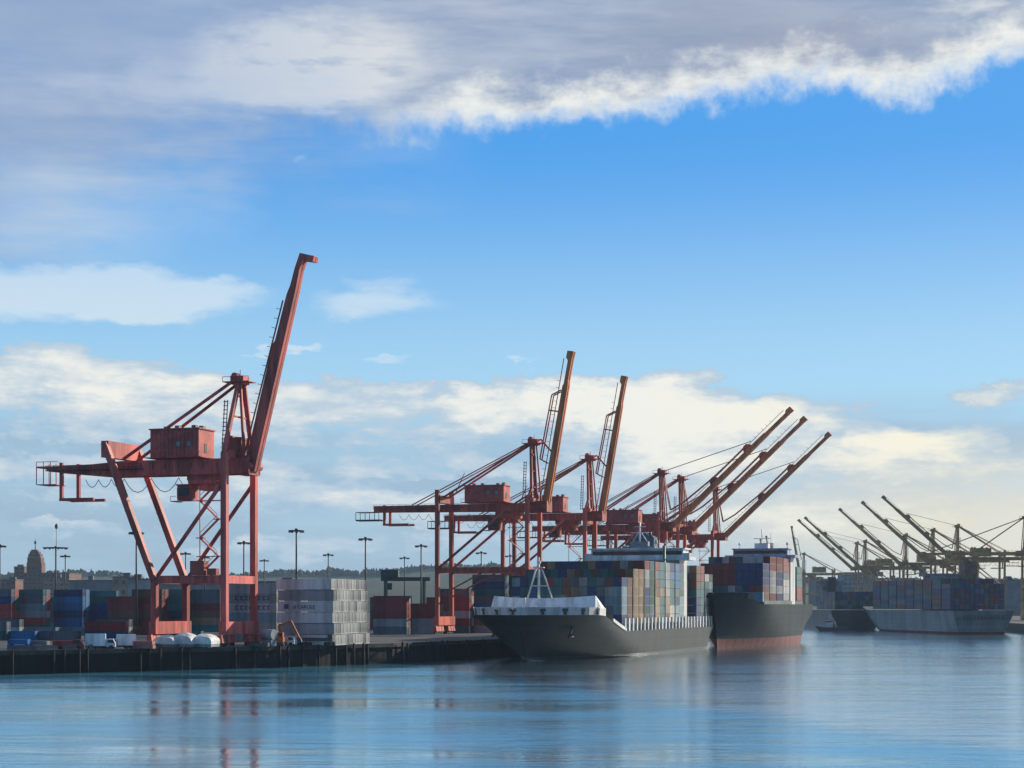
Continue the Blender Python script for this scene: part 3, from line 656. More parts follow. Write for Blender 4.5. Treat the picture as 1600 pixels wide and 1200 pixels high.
# far ships' cargo
def far_cargo(stem, th, bays, ncol, wname, pal, z0): ship_cargo(stem, th, bays, ncol, wname, pal, None, z0)
far_cargo((226, 1110), R(-4 + 180), [(k * 13.4 + 12, 6) for k in range(1)], 11, 'the pale far ship', ['navy blue', 'dark red'], 13) if False else None
random.seed(11)
for bi in range(9):           # pale ship, outer left side (facing the water) and stern face
    for c in range(11):
        for k in range(6 if bi else 5):
            if c in (0, 10) or bi == 0 or k == 5:
                t = 6 + bi * 13.4; X0, Y0 = 237.5 - .14 * t + (c - 5) * 2.52, 962 + t
                col = random.choice(['navy blue', 'dark red', 'slate grey', 'navy blue', 'slate grey', 'teal', 'brown', 'navy blue'])
                BOXES.append((X0, Y0, 12.6 + k * 2.65, R(98), 12.19, col, f'{col} container, {tier_w(k, 6)}, {ORDN[c]} column, {ORDN[bi]} bay from stern, pale ship'))
for bi in range(5):
    for c in range(10):
        for k in range(4):
            if c in (0, 9) or bi == 0 or k == 3:
                col = random.choice(['navy blue', 'slate grey', 'dark green', 'navy blue', 'brown'])
                BOXES.append((203 + (c - 4.5) * 2.52, 1118 + bi * 13.4, 12.2 + k * 2.65, R(90), 12.19, col, f'{col} container, {tier_w(k, 4)}, {ORDN[c]} column, {ORDN[bi]} bay, dark far ship'))
# rank by apparent size, first 290 as individuals, the remainder one mass
def occl(b):
    x, y, z, rz, L, col, lab = b; s = F / max(y, 1)
    wpx = abs(L * math.cos(rz)) * s + 2.44 * s * abs(math.sin(rz)) + abs(L * math.sin(rz)) * s * .1
    hidden = 1.0
    if 'row back' in lab and 'lit ends' not in lab: hidden = .12
    if 'lit ends' in lab and 'row back' in lab: hidden = .5
    if 'column from left' in lab:
        hidden = .35 if ('first bay' in lab) else .08
    if 'left of' not in lab and 'first column' in lab and 'first bay' not in lab: hidden = .03
    return wpx * 2.6 * s * hidden * (1 if 'ship' not in lab or 'right side' in lab or 'first bay' in lab else .8)
BOXES.sort(key=occl, reverse=True)
seen = set()
REST = MB(); names = list(CAR)
for i, bx in enumerate(BOXES):
    if i < 288:
        x, y, z, rz, L, col, lb = bx
        cont_obj(x, y, z, rz, L, col, lb)
    else:
        x, y, z, rz, L, col, lb = bx; c_, s_ = math.cos(rz), math.sin(rz); a, w = L / 2, 1.22; o = len(REST.v)
        REST.v += [(x + px_ * c_ - py_ * s_, y + px_ * s_ + py_ * c_, z + pz) for pz in (0.02, 2.58) for px_, py_ in ((-a, -w), (a, -w), (a, w), (-a, w))]
        REST.f += [tuple(o + j for j in f) for f in [(3, 2, 1, 0), (4, 5, 6, 7), (0, 1, 5, 4), (1, 2, 6, 5), (2, 3, 7, 6), (3, 0, 4, 7)]]
        REST.mi += [names.index(col)] * 6; REST.sm += [False] * 6
tag(REST.build('shipping_containers', [CAR[n] for n in names]), 'many smaller stacked containers on the ships and yard beyond the nearest ones', 'containers', 'shipping containers stacked on ships and quay', 'stuff')
print('containers', len(BOXES))

# ------------------------------------------------------------------ ships
def hull(L, B, deck, rake, Lw, Ld, sternw, boot, fore=(14, 34), zfore=None, Bd=None):
    """x forward = -t ; local +x is aft (t), local y is to the ship's side, z up. returns MB with hull shell and deck"""
    Bd = Bd or B; mb = MB(); zf = zfore or deck; f0, f1 = fore
    def zd(t): return zf if t < f0 else (deck if t > f1 else zf + (deck - zf) * (t - f0) / (f1 - f0))
    fr = [0, .006, .015, .03, .05, .075, .1, .13, .165, .2, .24, .28, .33, .4, .5, .62, .74, .84, .91, .96, 1]
    rows = [-2, 0, boot] + [None] * 6
    grid = []
    for f in fr:
        col = []
        for j in range(len(rows)):
            tn = f * L
            zt = zd(tn - rake * .6)
            z = rows[j] if rows[j] is not None else boot + (zt - boot) * (j - 2) / 6
            hfrac = max(0, min(1, z / zf))
            t0 = -rake * (hfrac ** 1.25); tend = L + 3.5 * hfrac
            t = t0 + f * (tend - t0)
            Le = Lw + (Ld - Lw) * hfrac ** .8
            r = min(1, max(0, (t - t0) / Le)); ex = 1.35 + 1.35 * hfrac
            w = (1 - (1 - r) ** ex) * ((B + (Bd - B) * hfrac) / 2)
            ta = (t - (L - 26)) / 26
            if ta > 0: w *= 1 - (1 - sternw) * (1 - min(1, hfrac * 1.5)) * ta ** 2
            if z < 0: w *= .93
            w = max(w, .12); col.append((t, w, z))
        grid.append(col)
    n, m = len(grid), len(rows)
    for sy in (-1, 1):
        vs = [(t, sy * w, z) for c in grid for (t, w, z) in c]; fs = []; mi = []
        for i in range(n - 1):
            for j in range(m - 1):
                q = (i * m + j, (i + 1) * m + j, (i + 1) * m + j + 1, i * m + j + 1)
                fs.append(q if sy < 0 else tuple(reversed(q))); mi.append(1 if j < 2 else 0)
        o = len(mb.v); mb.v += vs; mb.f += [tuple(k + o for k in f) for f in fs]; mb.mi += mi; mb.sm += [True] * len(fs)
    for i in (0, n - 1):         # stem bar and transom
        for j in range(m - 1):
            a, b_ = grid[i][j], grid[i][j + 1]
            vs = [(a[0], -a[1], a[2]), (a[0], a[1], a[2]), (b_[0], b_[1], b_[2]), (b_[0], -b_[1], b_[2])]
            mb.add(vs, [(3, 2, 1, 0) if i == 0 else (0, 1, 2, 3)], 1 if j < 2 else 0)
    for i in range(n - 1):       # deck
        a, b_ = grid[i][-1], grid[i + 1][-1]
        mb.add([(a[0], -a[1], a[2]), (b_[0], -b_[1], b_[2]), (b_[0], b_[1], b_[2]), (a[0], a[1], a[2])], [(0, 1, 2, 3)], 2)
    return mb, grid
def bulwark(grid, t_to, h, m, root, name='bulwark', holes=True):
    mb = MB(); pr = None; segs = []
    for c in grid:
        t, w, z = c[-1]
        if t > t_to: break
        segs.append((t, w, z))
    for sy in (-1, 1):
        for (a, b_) in zip(segs, segs[1:]):
            for off in (0, -.25):
                vs = [(a[0] - off * .0, sy * (a[1] + off), a[2]), (b_[0], sy * (b_[1] + off), b_[2]), (b_[0] - .3, sy * (b_[1] + off + .15), b_[2] + h), (a[0] - .5, sy * (a[1] + off + .3), a[2] + h)]
                f = (0, 1, 2, 3) if (sy < 0) == (off == 0) else (3, 2, 1, 0); mb.add(vs, [f], 0)
    o = mb.build(name, m, root)
    return o, segs
def ship_root(label, loc, th, ang=None):
    r = empty('container_ship', loc, math.pi / 2 - th); return tag(r, label, 'ship', 'container ships moored at the terminals')
# ---- nearest ship
r1 = ship_root('nearest container ship, bow on, dark green hull with white bulwark and loaded deck', (S1[0], S1[1], 0), TH)
mb, g = hull(168, 35, 7.6, 9, 62, 24, .55, 1.0, (15, 34), 12.3, 36)
mb.build('hull', [HULL, mat('dark_waterline', (.03, .035, .035), .5), DECK], r1)
bw, segs = bulwark(g, 22, 2.1, WHITE, r1)
# fairlead openings, two-part dark slots standing proud of the bulwark
def along(segs, frac):
    ls = [0]
    for a, b_ in zip(segs, segs[1:]): ls.append(ls[-1] + math.hypot(b_[0] - a[0], b_[1] - a[1]))
    d = frac * ls[-1]
    for i in range(len(segs) - 1):
        if ls[i + 1] >= d:
            f = (d - ls[i]) / max(1e-6, ls[i + 1] - ls[i]); a, b_ = segs[i], segs[i + 1]
            return a[0] + (b_[0] - a[0]) * f, a[1] + (b_[1] - a[1]) * f, a[2], math.atan2(b_[1] - a[1], b_[0] - a[0])
    return (*segs[-1][:3], 0)
for sy in (-1, 1):
    for f, wd in ((.02, 2.2), (.22, 1.6), (.42, 1.6), (.60, 1.2), (.80, 1.0)):
        if f == .02 and sy < 0: continue
        t, w, z, a = along(segs, f); ang = a * sy
        mb = MB(); mb.box(-wd / 2, wd / 2, -.34, .34, .95, 1.75); mb.box(-.35, .35, -.34, .34, .1, .95)
        o = mb.build('fairlead', STEEL, r1); o.location = (t, sy * (w + .1), z); o.rotation_euler.z = ang
# white rub rail stepping down to the main deck
mb = MB()
for sy in (-1, 1):
    top = [c[-1] for c in g if 16 < c[-1][0] < 40]
    for a, b_ in zip(top, top[1:]): mb.beam((a[0], sy * (a[1] + .12), a[2] + .35), (b_[0], sy * (b_[1] + .12), b_[2] + .35), .35, .9)
mb.build('sheer_strake', WHITE, r1)
# breakwater behind the windlasses
mb = MB(); BWp = [(18.5, -16.6, 12.3, 14.2), (15.0, -15.0, 12.3, 17.5), (12, -10, 12.3, 17.1), (9.5, -5, 12.3, 16.9), (8.2, 0, 12.3, 16.8), (9.5, 5, 12.3, 16.9), (12, 10, 12.3, 17.1), (15.0, 15.0, 12.3, 17.5), (18.5, 16.6, 12.3, 14.2)]
for a, b_ in zip(BWp, BWp[1:]):
    for d in (0, .25):
        vs = [(a[0] + d, a[1], a[2]), (b_[0] + d, b_[1], b_[2]), (b_[0] + 1.6 + d, b_[1] * .97, b_[3]), (a[0] + 1.6 + d, a[1] * .97, a[3])]
        mb.add(vs, [(3, 2, 1, 0) if d == 0 else (0, 1, 2, 3)])
mb.build('breakwater', WHITE, r1)
for y in (-4, 4):
    mb = MB(); mb.tube((4.5, y - 1.2, 13.3), (4.5, y + 1.2, 13.3), .9, 12); mb.box(3.6, 5.4, y - 1.6, y + 1.6, 12.3, 13.0); mb.build('windlass', GREYP, r1)
mb = MB(); ft = 11.5     # foremast tripod
mb.tube((ft, 0, 17), (ft, 0, 28.0), .38, 8, .22)
for sy in (-1, 1): mb.tube((ft + 1.0, sy * 3.7, 16.2), (ft, sy * .7, 25.2), .22, 6)
mb.box(ft - .6, ft + .6, -1.5, 1.5, 25.0, 25.3); mb.box(ft - .3, ft + .3, -2.1, 2.1, 20.0, 20.3); mb.tube((ft, 0, 12.3), (ft, 0, 17), .45, 8); mb.box(ft - .3, ft + .3, -.5, .5, 26.2, 26.9)
for sy in (-1, 1): mb.tube((ft + 1.2, sy * 4.0, 12.3), (ft + 1.0, sy * 3.7, 16.2), .22, 6)
mb.build('foremast', WHITE, r1)
mb = MB(); mb.tube((-.6, 0, 13.6), (-.6, 0, 17), .12, 6); mb.build('jackstaff', WHITE, r1)
for sy in (-1, 1):
    mb = MB(); mb.tube((5, sy * 10.6, 6.6), (4.8, sy * 11.4, 9.0), .3, 6); mb.tube((3.6, sy * 10.7, 6.6), (6.2, sy * 11.3, 6.6), .35, 6); mb.build('anchor', STEEL, r1)
# side passage stanchions, each a part
for sy in (1, -1):
    t = 38.0
    while t < 164:
        mb = MB(); mb.box(t, t + 1.1, sy * 16.9, sy * 16.9 + sy * .5, 7.6, 11.2) if sy > 0 else mb.box(t, t + 1.1, -17.4, -16.9, 7.6, 11.2); mb.build('stanchion', WHITE, r1); t += 4.5
mb = MB(); mb.box(37, 165, -17.5, 17.5, 11.2, 11.45) if False else mb.box(36.5, 118, -16.0, 16.0, 7.7, 9.5); mb.box(135, 163, -16, 16, 7.7, 9.5); mb.build('hatch_cover', DECK, r1)
for t in (50.7, 64.1, 77.5, 90.9, 104.3, 148.7):
    mb = MB()
    for sy in (-1, 1): mb.box(t - .25, t + .25, sy * 16.3 - .25, sy * 16.3 + .25, 7.6, 20.5)
    mb.box(t - .25, t + .25, -16, 16, 20.1, 20.5); mb.build('lashing_bridge', DECK, r1)
# deck house and bridge
mb = MB(); mb.box(121, 132, -14, 14, 7.6, 29.5); hs = mb.build('deckhouse', WHITE, r1)
for k in range(6):
    mb = MB()
    for q in range(12): mb.box(120.95, 121.0, -12.9 + q * 2.2, -12.0 + q * 2.2, 10.6 + k * 3, 11.6 + k * 3)
    mb.build('window', GLASS, hs)
mb = MB(); mb.box(119.5, 129, -17.6, 17.6, 29.5, 30.6); mb.box(120, 128, -15.5, 15.5, 30.6, 33.0); mb.box(119.3, 128.6, -16.2, 16.2, 33.0, 33.5); mb.box(119.5, 121, -17.6, -15.5, 30.6, 31.8); mb.box(119.5, 121, 15.5, 17.6, 30.6, 31.8)
br = mb.build('bridge', WHITE, r1)
mb = MB(); mb.box(119.9, 120.0, -15, 15, 31.3, 32.5); mb.build('window', GLASS, br)
mb = MB(); mb.box(122, 126, -5.5, 5.5, 33.5, 34.2); mb.box(123, 125, -3, 3, 34.2, 35.8); mb.build('monkey_island', GREYP, br)
mb = MB(); mb.tube((124, 0, 35.6), (124, 0, 42), .3, 6); mb.box(123.8, 124.2, -3, 3, 38.6, 38.9); mb.box(123.8, 124.2, -1.8, 1.8, 40.6, 40.8)
mb.tube((124, -2.6, 35.5), (124, -.3, 39), .14, 5); mb.tube((124, 2.6, 35.5), (124, .3, 39), .14, 5); mb.build('radar_mast', WHITE, r1)
for y in (-9, -5.5, 9.5):
    mb = MB(); mb.tube((124, y, 33.5), (124, y, 35.0), .2, 6); mb.tube((124, y, 35), (124, y, 36.3), .7, 8, .3); mb.build('satellite_dome', WHITE, r1)
mb = MB(); mb.box(129.5, 134.5, -3.4, 3.4, 29.5, 37.4); mb.box(130, 134, -2.8, 2.8, 37.4, 37.9)
for y in (-1.5, 0, 1.5): mb.tube((132, y, 37.8), (132, y, 39.2), .45, 8)
mb.build('funnel', mat('blue_funnel', (.03, .10, .20), .5), r1)
mb = MB(); mb.tube((112, -11, 9), (112, -11, 34), .5, 8); mb.beam((112, -11, 31), (99, -14, 32.4), .5, .5); mb.build('deck_crane', mat('green_paint', (.05, .22, .17), .5), r1)
fm = MB(); rf = random.Random(4)
for q in range(26):
    a_ = q / 25; xx = -.6 + 7 * a_; wd = .9 * (1 - a_) + .15
    for sy in (-1, 1):
        yy = sy * (.5 + 2.6 * a_); fm.tube((xx, yy, -.05), (xx + .1, yy, .10 + .30 * (1 - a_) * rf.random()), wd, 6, wd * .3)
fm.build('bow_wave', mat('foam', (.7, .76, .78), .6, 0, .1), r1)
# ---- second ship
r2 = ship_root('second container ship, high dark green hull with red boot topping, right of the nearest ship', (S2[0], S2[1], 0), TH2)
mb, g2 = hull(112, 26, 15.2, 6, 64, 36, .6, 3.2, (10, 16), 17.2, 28)
mb.build('hull', [HULL2, BOOT, DECK], r2)
bulwark(g2, 14, 2.0, HULL2, r2)
mb = MB(); mb.box(20, 22, -12, 12, 16, 19.5); mb.build('breakwater', mat('blue_paint', (.12, .24, .33), .5), r2)
mb = MB(); mb.box(23, 78, -12, 12, 15.2, 16.5); mb.box(92, 108, -11, 11, 15.2, 16.5); mb.build('hatch_cover', DECK, r2)
for q in range(9):
    t = 48 + q * 5.6; mb = MB(); mb.box(t, t + 1.0, 13.4, 14.1, 5.2, 13.2); mb.build('fender_strip', WHITE, r2)
mb = MB(); mb.box(78, 88, -11.5, 11.5, 15.2, 33); hs = mb.build('deckhouse', WHITE, r2)
mb = MB(); mb.box(76.5, 86, -13.6, 13.6, 33, 34); mb.box(77, 85, -10.5, 10.5, 34, 36.2); mb.box(76.6, 85.4, -11, 11, 36.2, 36.6); br = mb.build('bridge', mat('pale_blue_paint', (.42, .48, .62), .5), r2)
mb = MB(); mb.box(76.9, 77, -10, 10, 34.6, 35.7); mb.build('window', GLASS, br)
mb = MB(); mb.tube((81, 0, 36.5), (81, 0, 44), .25, 6); mb.box(80.8, 81.2, -3.2, 3.2, 40.3, 40.6); mb.tube((81, -3.4, 36.5), (81, -3.4, 42.5), .12, 5); mb.box(79, 83, -2.6, 2.6, 36.6, 38.6); mb.build('radar_mast', WHITE, r2)
mb = MB(); mb.box(88, 91, -2.5, 2.5, 33, 39); mb.build('funnel', HULL3, r2)
for y in (-9.5, 9): 
    mb = MB(); mb.tube((82, y, 36.6), (82, y, 38), .15, 5); mb.tube((82, y, 38), (82, y, 39), .55, 8, .3); mb.build('satellite_dome', WHITE, r2)
# ---- dark far ship, stern towards the viewer
r3 = ship_root('dark navy far ship seen from astern, containers on deck, left of the pale ship', (203, 1270, 0), R(180))
mb, g3 = hull(160, 30, 11.8, 6, 50, 26, .7, 1.0, (10, 20), 14, 31); mb.build('hull', [HULL3, HULL3, DECK], r3)
mb = MB(); mb.box(40, 50, -2, 11, 12, 28); hs = mb.build('deckhouse', GREYP, r3)
mb = MB(); mb.box(39, 49, -6, 13, 28, 30.5); mb.build('bridge', GREYP, r3)
mb = MB(); mb.box(51, 54, 1, 6, 12, 33); mb.build('funnel', HULL3, r3)
# ---- pale ship
r4 = ship_root('pale blue grey far ship seen from its broad stern with dark lettering, red waterline', (217, 1105, 0), R(172))
mb, g4 = hull(151, 30, 12.0, 6, 45, 24, .8, 1.3, (10, 20), 14, 32); mb.build('hull', [HULL4, BOOT, DECK], r4)
random.seed(5)
mb = MB(); y = -11.0                                        # illegible dark lettering on the transom
for wch in (1.3, 1.2, 1.3, 1.1, 1.3, 1.2, 1.3, 1.2, 1.3, 1.1, 1.3, 1.2):
    for q in range(3):
        zz = 7.6 + q * .75; mb.box(154.6, 154.9, y, y + wch * random.choice((.5, 1, 1)), zz, zz + .38)
    mb.box(154.6, 154.9, y, y + .4, 7.6, 9.5); y += wch + .62
mb.build('lettering', HULL3, r4)
mb = MB(); mb.box(100, 112, -12, 12, 12, 30); mb.build('deckhouse', GREYP, r4)
mb = MB(); mb.box(99, 109, -14, 14, 30, 31.6); mb.build('bridge', GREYP, r4)
mb = MB(); mb.box(113, 119, 3.5, 10.5, 12, 37.6); mb.tube((116, 7, 37.5), (116, 7, 39), .8, 8); mb.build('funnel', mat('brown_paint', (.22, .16, .11), .6), r4)
# ---- tug
X, D = at(1297, 2.75); tg = empty('tugboat', (X, D - 5, 0), R(172)); tag(tg, 'small dark tugboat with white cabin lying at the stern of the second ship', 'boat')
mb = MB(); mb.prism([(-9, 2.4), (-8, -.5), (6.5, -.5), (9.5, 3.1), (4, 2.2)], -2.8, 2.8); mb.build('hull', HULL3, tg)
mb = MB(); mb.box(-1, 4.2, -1.8, 1.8, 2.2, 4.4); mb.box(.6, 3.6, -1.4, 1.4, 4.4, 6.3); mb.build('cabin', WHITE, tg)
mb = MB(); mb.box(.5, 3.7, -1.45, 1.45, 5.1, 5.8); mb.build('window', GLASS, tg)
mb = MB(); mb.tube((-1.5, 0, 2), (-1.5, 0, 5.4), .5, 8); mb.build('funnel', STEEL, tg)
mb = MB(); mb.tube((1.5, 0, 6.3), (1.5, 0, 9.5), .08, 5); mb.build('mast', STEEL, tg)

# ------------------------------------------------------------------ light masts
def mast(px, py, label, wide=3.0, zt=40.0, head=1):
    s = (HY - py) / (zt - CAMZ); X, D = at(px, s); r = empty('high_mast_light', (X, D, QZ)); tag(r, label, 'light mast', 'tall floodlight masts in the container yard')
    h = zt - QZ; mb = MB(); mb.tube((0, 0, 0), (0, 0, h), .42, 8, .24); mb.tube((0, 0, 0), (0, 0, .6), .8, 8); mb.build('pole', STEEL, r)
    mb = MB(); mb.tube((0, 0, h - .5), (0, 0, h - .1), wide * .8, 12, wide * .9); mb.tube((0, 0, h - .1), (0, 0, h + .5), .5, 8); mb.build('head_frame', STEEL, r)
    for k in range(8):
        a = k * math.pi / 4; l = MB(); l.box(-.4, .4, -.25, .25, -.1, .45); o = l.build('floodlight', GREYP, r); o.location = (math.cos(a) * wide * .75, math.sin(a) * wide * .75, h - .8); o.rotation_euler.z = a
ML = [(463, 828, 'tallest floodlight mast right of the first crane, above the pale container stacks'), (513, 866, 'short looking floodlight mast between the two masts over the white reefers'), (571, 841, 'floodlight mast at the right end of the white reefer stack'),
      (658, 852, 'floodlight mast just left of the second crane leg'), (381, 847, 'floodlight mast seen between the waterside legs of the first crane'), (290, 864, 'thin floodlight mast seen between the crossing crane braces'),
      (752, 863, 'floodlight mast right of the second crane landside legs'), (797, 868, 'floodlight mast between upright legs left of the foremast'), (632, 871, 'small distant floodlight mast left of the second crane'),
      (413, 875, 'tiny distant floodlight mast right of the first crane'), (102, 868, 'small distant floodlight mast right of the double headed mast'), (0, 852, 'floodlight mast cut by the left photo edge'),
      (213, 831, 'thin floodlight mast crossing the slanting leg of the first crane'), (320, 870, 'small floodlight mast behind the crane stairway')]
for px, py, lb in ML: mast(px, py, lb)
mast(87, 855, 'floodlight mast with the widest head, right of the brown tower', wide=6.5)
X, D = at(88, 2.2); r = empty('radio_mast', (X, D, QZ)); tag(r, 'slim radio mast with a small ball top above the wide floodlight mast', 'mast')
mb = MB(); mb.tube((0, 0, 0), (0, 0, 65), .35, 6, .15); mb.build('pole', STEEL, r); mb = MB(); mb.tube((0, 0, 64), (0, 0, 66), .8, 8, 1.2); mb.tube((0, 0, 66), (0, 0, 67.6), 1.2, 8, .5); mb.build('antenna_head', STEEL, r)

# ------------------------------------------------------------------ background city
def building(x0, x1, ytop, s, wallm, label, depth=30, floors=0, name='warehouse', roofh=.8, extra=None, cat='building'):
    X0, D = at(x0, s); X1, _ = at(x1, s); zt = CAMZ + (HY - ytop) / s; w = X1 - X0; r = empty(name, ((X0 + X1) / 2, D, QZ)); tag(r, label, cat, 'buildings behind the terminal')
    h = zt - QZ; mb = MB(); mb.box(-w / 2, w / 2, 0, depth, 0, h - roofh); mb.build('wall', wallm, r)
    mb = MB(); mb.box(-w / 2 - .5, w / 2 + .5, -.5, depth + .5, h - roofh, h)
    rng = random.Random(int(x0 * 7))
    for q in range(max(1, int(w / 22))):
        u = rng.uniform(-w / 2 + 2, w / 2 - 6); mb.box(u, u + rng.uniform(3, 7), 4, 9, h, h + rng.uniform(1.5, 3.5))
    mb.build('roof', ROOFM, r)
    if floors:
        fh = (h - roofh) / floors; nw = max(2, int(w / 5)); cnt = 0
        for f in range(floors):
            for q in range(nw):
                if cnt > 90 or f * fh < h - 26: continue
                cnt += 1; u = -w / 2 + (q + .5) * w / nw; mb = MB(); mb.box(u - 1.2, u + 1.2, -.12, .0, f * fh + fh * .35, f * fh + fh * .75); mb.build('window', GLASS, r)
    return r
building(22, 38, 885, 1.35, BRICK, 'small brown brick block left of the stepped tower', 20, 12, 'brick_building')
building(36, 108, 895, 1.4, BRICK, 'long brown brick building at the foot of the stepped tower', 60, 10, 'brick_building')
building(68, 108, 902, 1.55, TAN, 'pink tan building in front of the brown brick building', 30, 8, 'office_building')
building(0, 24, 905, 1.6, BRICK, 'low reddish building at the left photo edge', 30, 5)
building(108, 176, 906, 1.8, BLUEG, 'grey blue warehouse right of the tan building', 40, 0)
building(176, 210, 901, 1.9, TAN, 'tan warehouse with small roof box left of the first crane', 40, 4)
building(200, 236, 904, 2.2, PALE, 'pale low warehouse roof behind the first crane landside leg', 40, 0)
building(240, 350, 912, 2.3, PALE, 'pale long warehouse behind the first crane portal', 40, 0)
building(400, 470, 908, 2.6, PALE, 'pale green roofed shed behind the light pale stacks', 40, 0)
building(1275, 1330, 904, 1.25, BLUEG, 'grey shed left of the far cranes', 60, 6)
building(1318, 1372, 894, 1.35, BLUEG, 'grey blue block building rising behind the dark far ship', 40, 9, 'office_building')
building(1372, 1430, 903, 1.45, BLUEG, 'grey blue warehouse behind the dark far ship', 60, 0)
building(1430, 1500, 908, 1.5, BLUEG, 'long grey blue shed behind the pale far ship', 60, 0)
building(1560, 1640, 906, 1.7, BLUEG, 'grey blue warehouse at the right photo edge', 60, 0)
# stepped tower
X, D = at(54, 1.38); r = empty('stepped_tower', (X, D - 2, QZ)); tag(r, 'brown stepped tower with a pale band and a spire at the left', 'tower')
mb = MB()
for (w, z0, z1) in ((17, 0, 58), (15.4, 58, 63), (13.2, 64.4, 67.6), (10.4, 67.6, 70.4), (7, 70.4, 72.4)): mb.box(-w / 2, w / 2, 0, w, z0, z1)
mb.build('wall', BRICK, r)
mb = MB(); mb.box(-7.6, 7.6, .1, 15, 63, 64.4); mb.build('pale_band', PALE, r)
for k in range(5):
    for q in range(4): mb = MB(); mb.box(-6.5 + q * 3.7, -5 + q * 3.7, -.1, 0, 30 + k * 5, 33 + k * 5); mb.build('window', GLASS, r)
mb = MB(); mb.tube((0, 5, 72.4), (0, 5, 85), .6, 6, .2); mb.box(-1.2, 1.2, 4.9, 5.1, 79, 82); mb.build('spire', STEEL, r)
# yard gantry crane behind the reefers
X, D = at(606, 3.6); r = empty('yard_gantry_crane', (X, D, QZ)); tag(r, 'dark green rubber tyred yard gantry crane behind the reefer stack', 'crane')
GG = mat('dark_green_paint', (.02, .08, .07), .5)
for u in (-1.2, 15.5):
    for y in (0, 9):
        mb = MB(); mb.beam((u, y, 1), (u, y, 20.4), 1.0, 1.0); mb.box(u - 1, u + 1, y - 2, y + 2, .6, 1.6); mb.tube((u - .5, y, .7), (u + .5, y, .7), .7, 10); mb.build('leg', GG, r)
for y in (0, 9): mb = MB(); mb.box(-3, 18, y - .5, y + .5, 20.4, 22); mb.build('beam', GG, r)
mb = MB(); mb.box(-3, 4.5, -1, 10, 22, 25.2); mb.build('machine_house', GG, r)
mb = MB(); mb.box(-.5, 2, -2.4, -.6, 16.5, 19.4); mb.build('operator_cab', GG, r)

# ------------------------------------------------------------------ hills and trees far behind
def ridge(name, pts, D, thick=900):
    mb = MB(); n = len(pts); vs = []
    for px, py in pts:
        s = F / D; X = (px - 800) / s; Z = CAMZ + (HY - py) / s; vs += [(X, D - 350, QZ - 1), (X, D - 120, QZ + (Z - QZ) * .72), (X, D, Z), (X * 1.05, D + thick, QZ)]
    for i in range(n - 1):
        for j in range(3): a = i * 4 + j; mb.f.append((a, a + 4, a + 5, a + 1)); mb.mi.append(0); mb.sm.append(True)
    mb.v = vs; o = mb.build(name, HILLM); tag(o, kind='structure'); return o
H1 = [(-400, 903), (-100, 902), (20, 902), (90, 899), (150, 896), (185, 897), (205, 904), (235, 906), (300, 904), (380, 900), (430, 896), (520, 897), (600, 896), (640, 890), (700, 884), (760, 884), (830, 888), (900, 895), (1000, 899), (1100, 900), (1250, 906), (1350, 910), (1450, 910), (1600, 909), (1900, 908)]
ridge('hill', H1, 4200)
ridge('hill', [(380, 921), (460, 912), (560, 912), (640, 908), (760, 906), (860, 915), (1000, 920)], 2600, 400)
rt = random.Random(3); mb = MB()
def hy(px):
    for (a, ya), (b_, yb) in zip(H1, H1[1:]):
        if a <= px <= b_: return ya + (yb - ya) * (px - a) / (b_ - a)
    return 900
for _ in range(1300):
    px = rt.uniform(-60, 1620); s = F / 4200; X = (px - 800) / s; Z = CAMZ + (HY - hy(px)) / s; hgt = rt.uniform(3, 9) * (1 + .8 * math.sin(px * .045) ** 2 * math.sin(px * .013 + 1)) * (1.5 if rt.random() < .07 else 1); rr = hgt * rt.choice((.25, .35, .8, 1.0)); D = 4200 + rt.uniform(-30, 10)
    mb.tube((X, D, Z - 3), (X, D, Z + hgt * .45), rr, 5, rr * .8); mb.tube((X + rr * .3, D - 1, Z + hgt * .3), (X, D, Z + hgt), rr * .85, 5, .1)
tag(mb.build('woodland', LEAF), 'dark wood of firs and broadleaf trees along the distant ridge', 'woodland', None, 'stuff')

# ------------------------------------------------------------------ small things on the near quay
def zone(px, s): X, D = at(px, s); return (X, D, QZ)
tl = ['left', 'middle', 'right']
for i, px in enumerate((262, 290, 321)):
    r = empty('tarped_load', zone(px, 6.75 - .02 * i), R(-14)); tag(r, f'white domed tarpaulin load under the first crane, {tl[i]} of three', 'tarped load', 'tarpaulin covered loads on the quay')
    w = 2.55; H = (3.0, 3.6, 3.3)[i]
    mb = MB(); n = 10; pr = []
    for j in range(5):
        y = -2.6 + j * 1.3; k_ = 1 - .35 * (abs(j - 2) / 2) ** 2
        pr.append([(-w * 1.0, y, .9)] + [(-w * math.cos(math.pi * q / n) * (1.0 if q in (0, n) else .98), y, 1.7 + (H - 1.7) * k_ * math.sin(math.pi * q / n) ** .8 + rt.uniform(-.1, .1)) for q in range(n + 1)] + [(w * 1.0, y, .9)])
    vs = [v for a in pr for v in a]; m_ = n + 3; fs = [(a * m_ + b_, a * m_ + b_ + 1, (a + 1) * m_ + b_ + 1, (a + 1) * m_ + b_) for a in range(4) for b_ in range(m_ - 1)]
    mb.add(vs, fs, 0, False); mb.add(pr[0], [tuple(range(m_))]); mb.add(pr[-1], [tuple(reversed(range(m_)))]); mb.build('tarpaulin', TARP, r)
    mb = MB(); mb.box(-w + .1, w - .1, -2.5, 2.5, .25, 1.0)
    for q in (-1.8, -.6, .6, 1.8): mb.box(q - .1, q + .1, -2.7, 2.7, 0, .25)
    mb.build('pallet_base', GREYP, r)
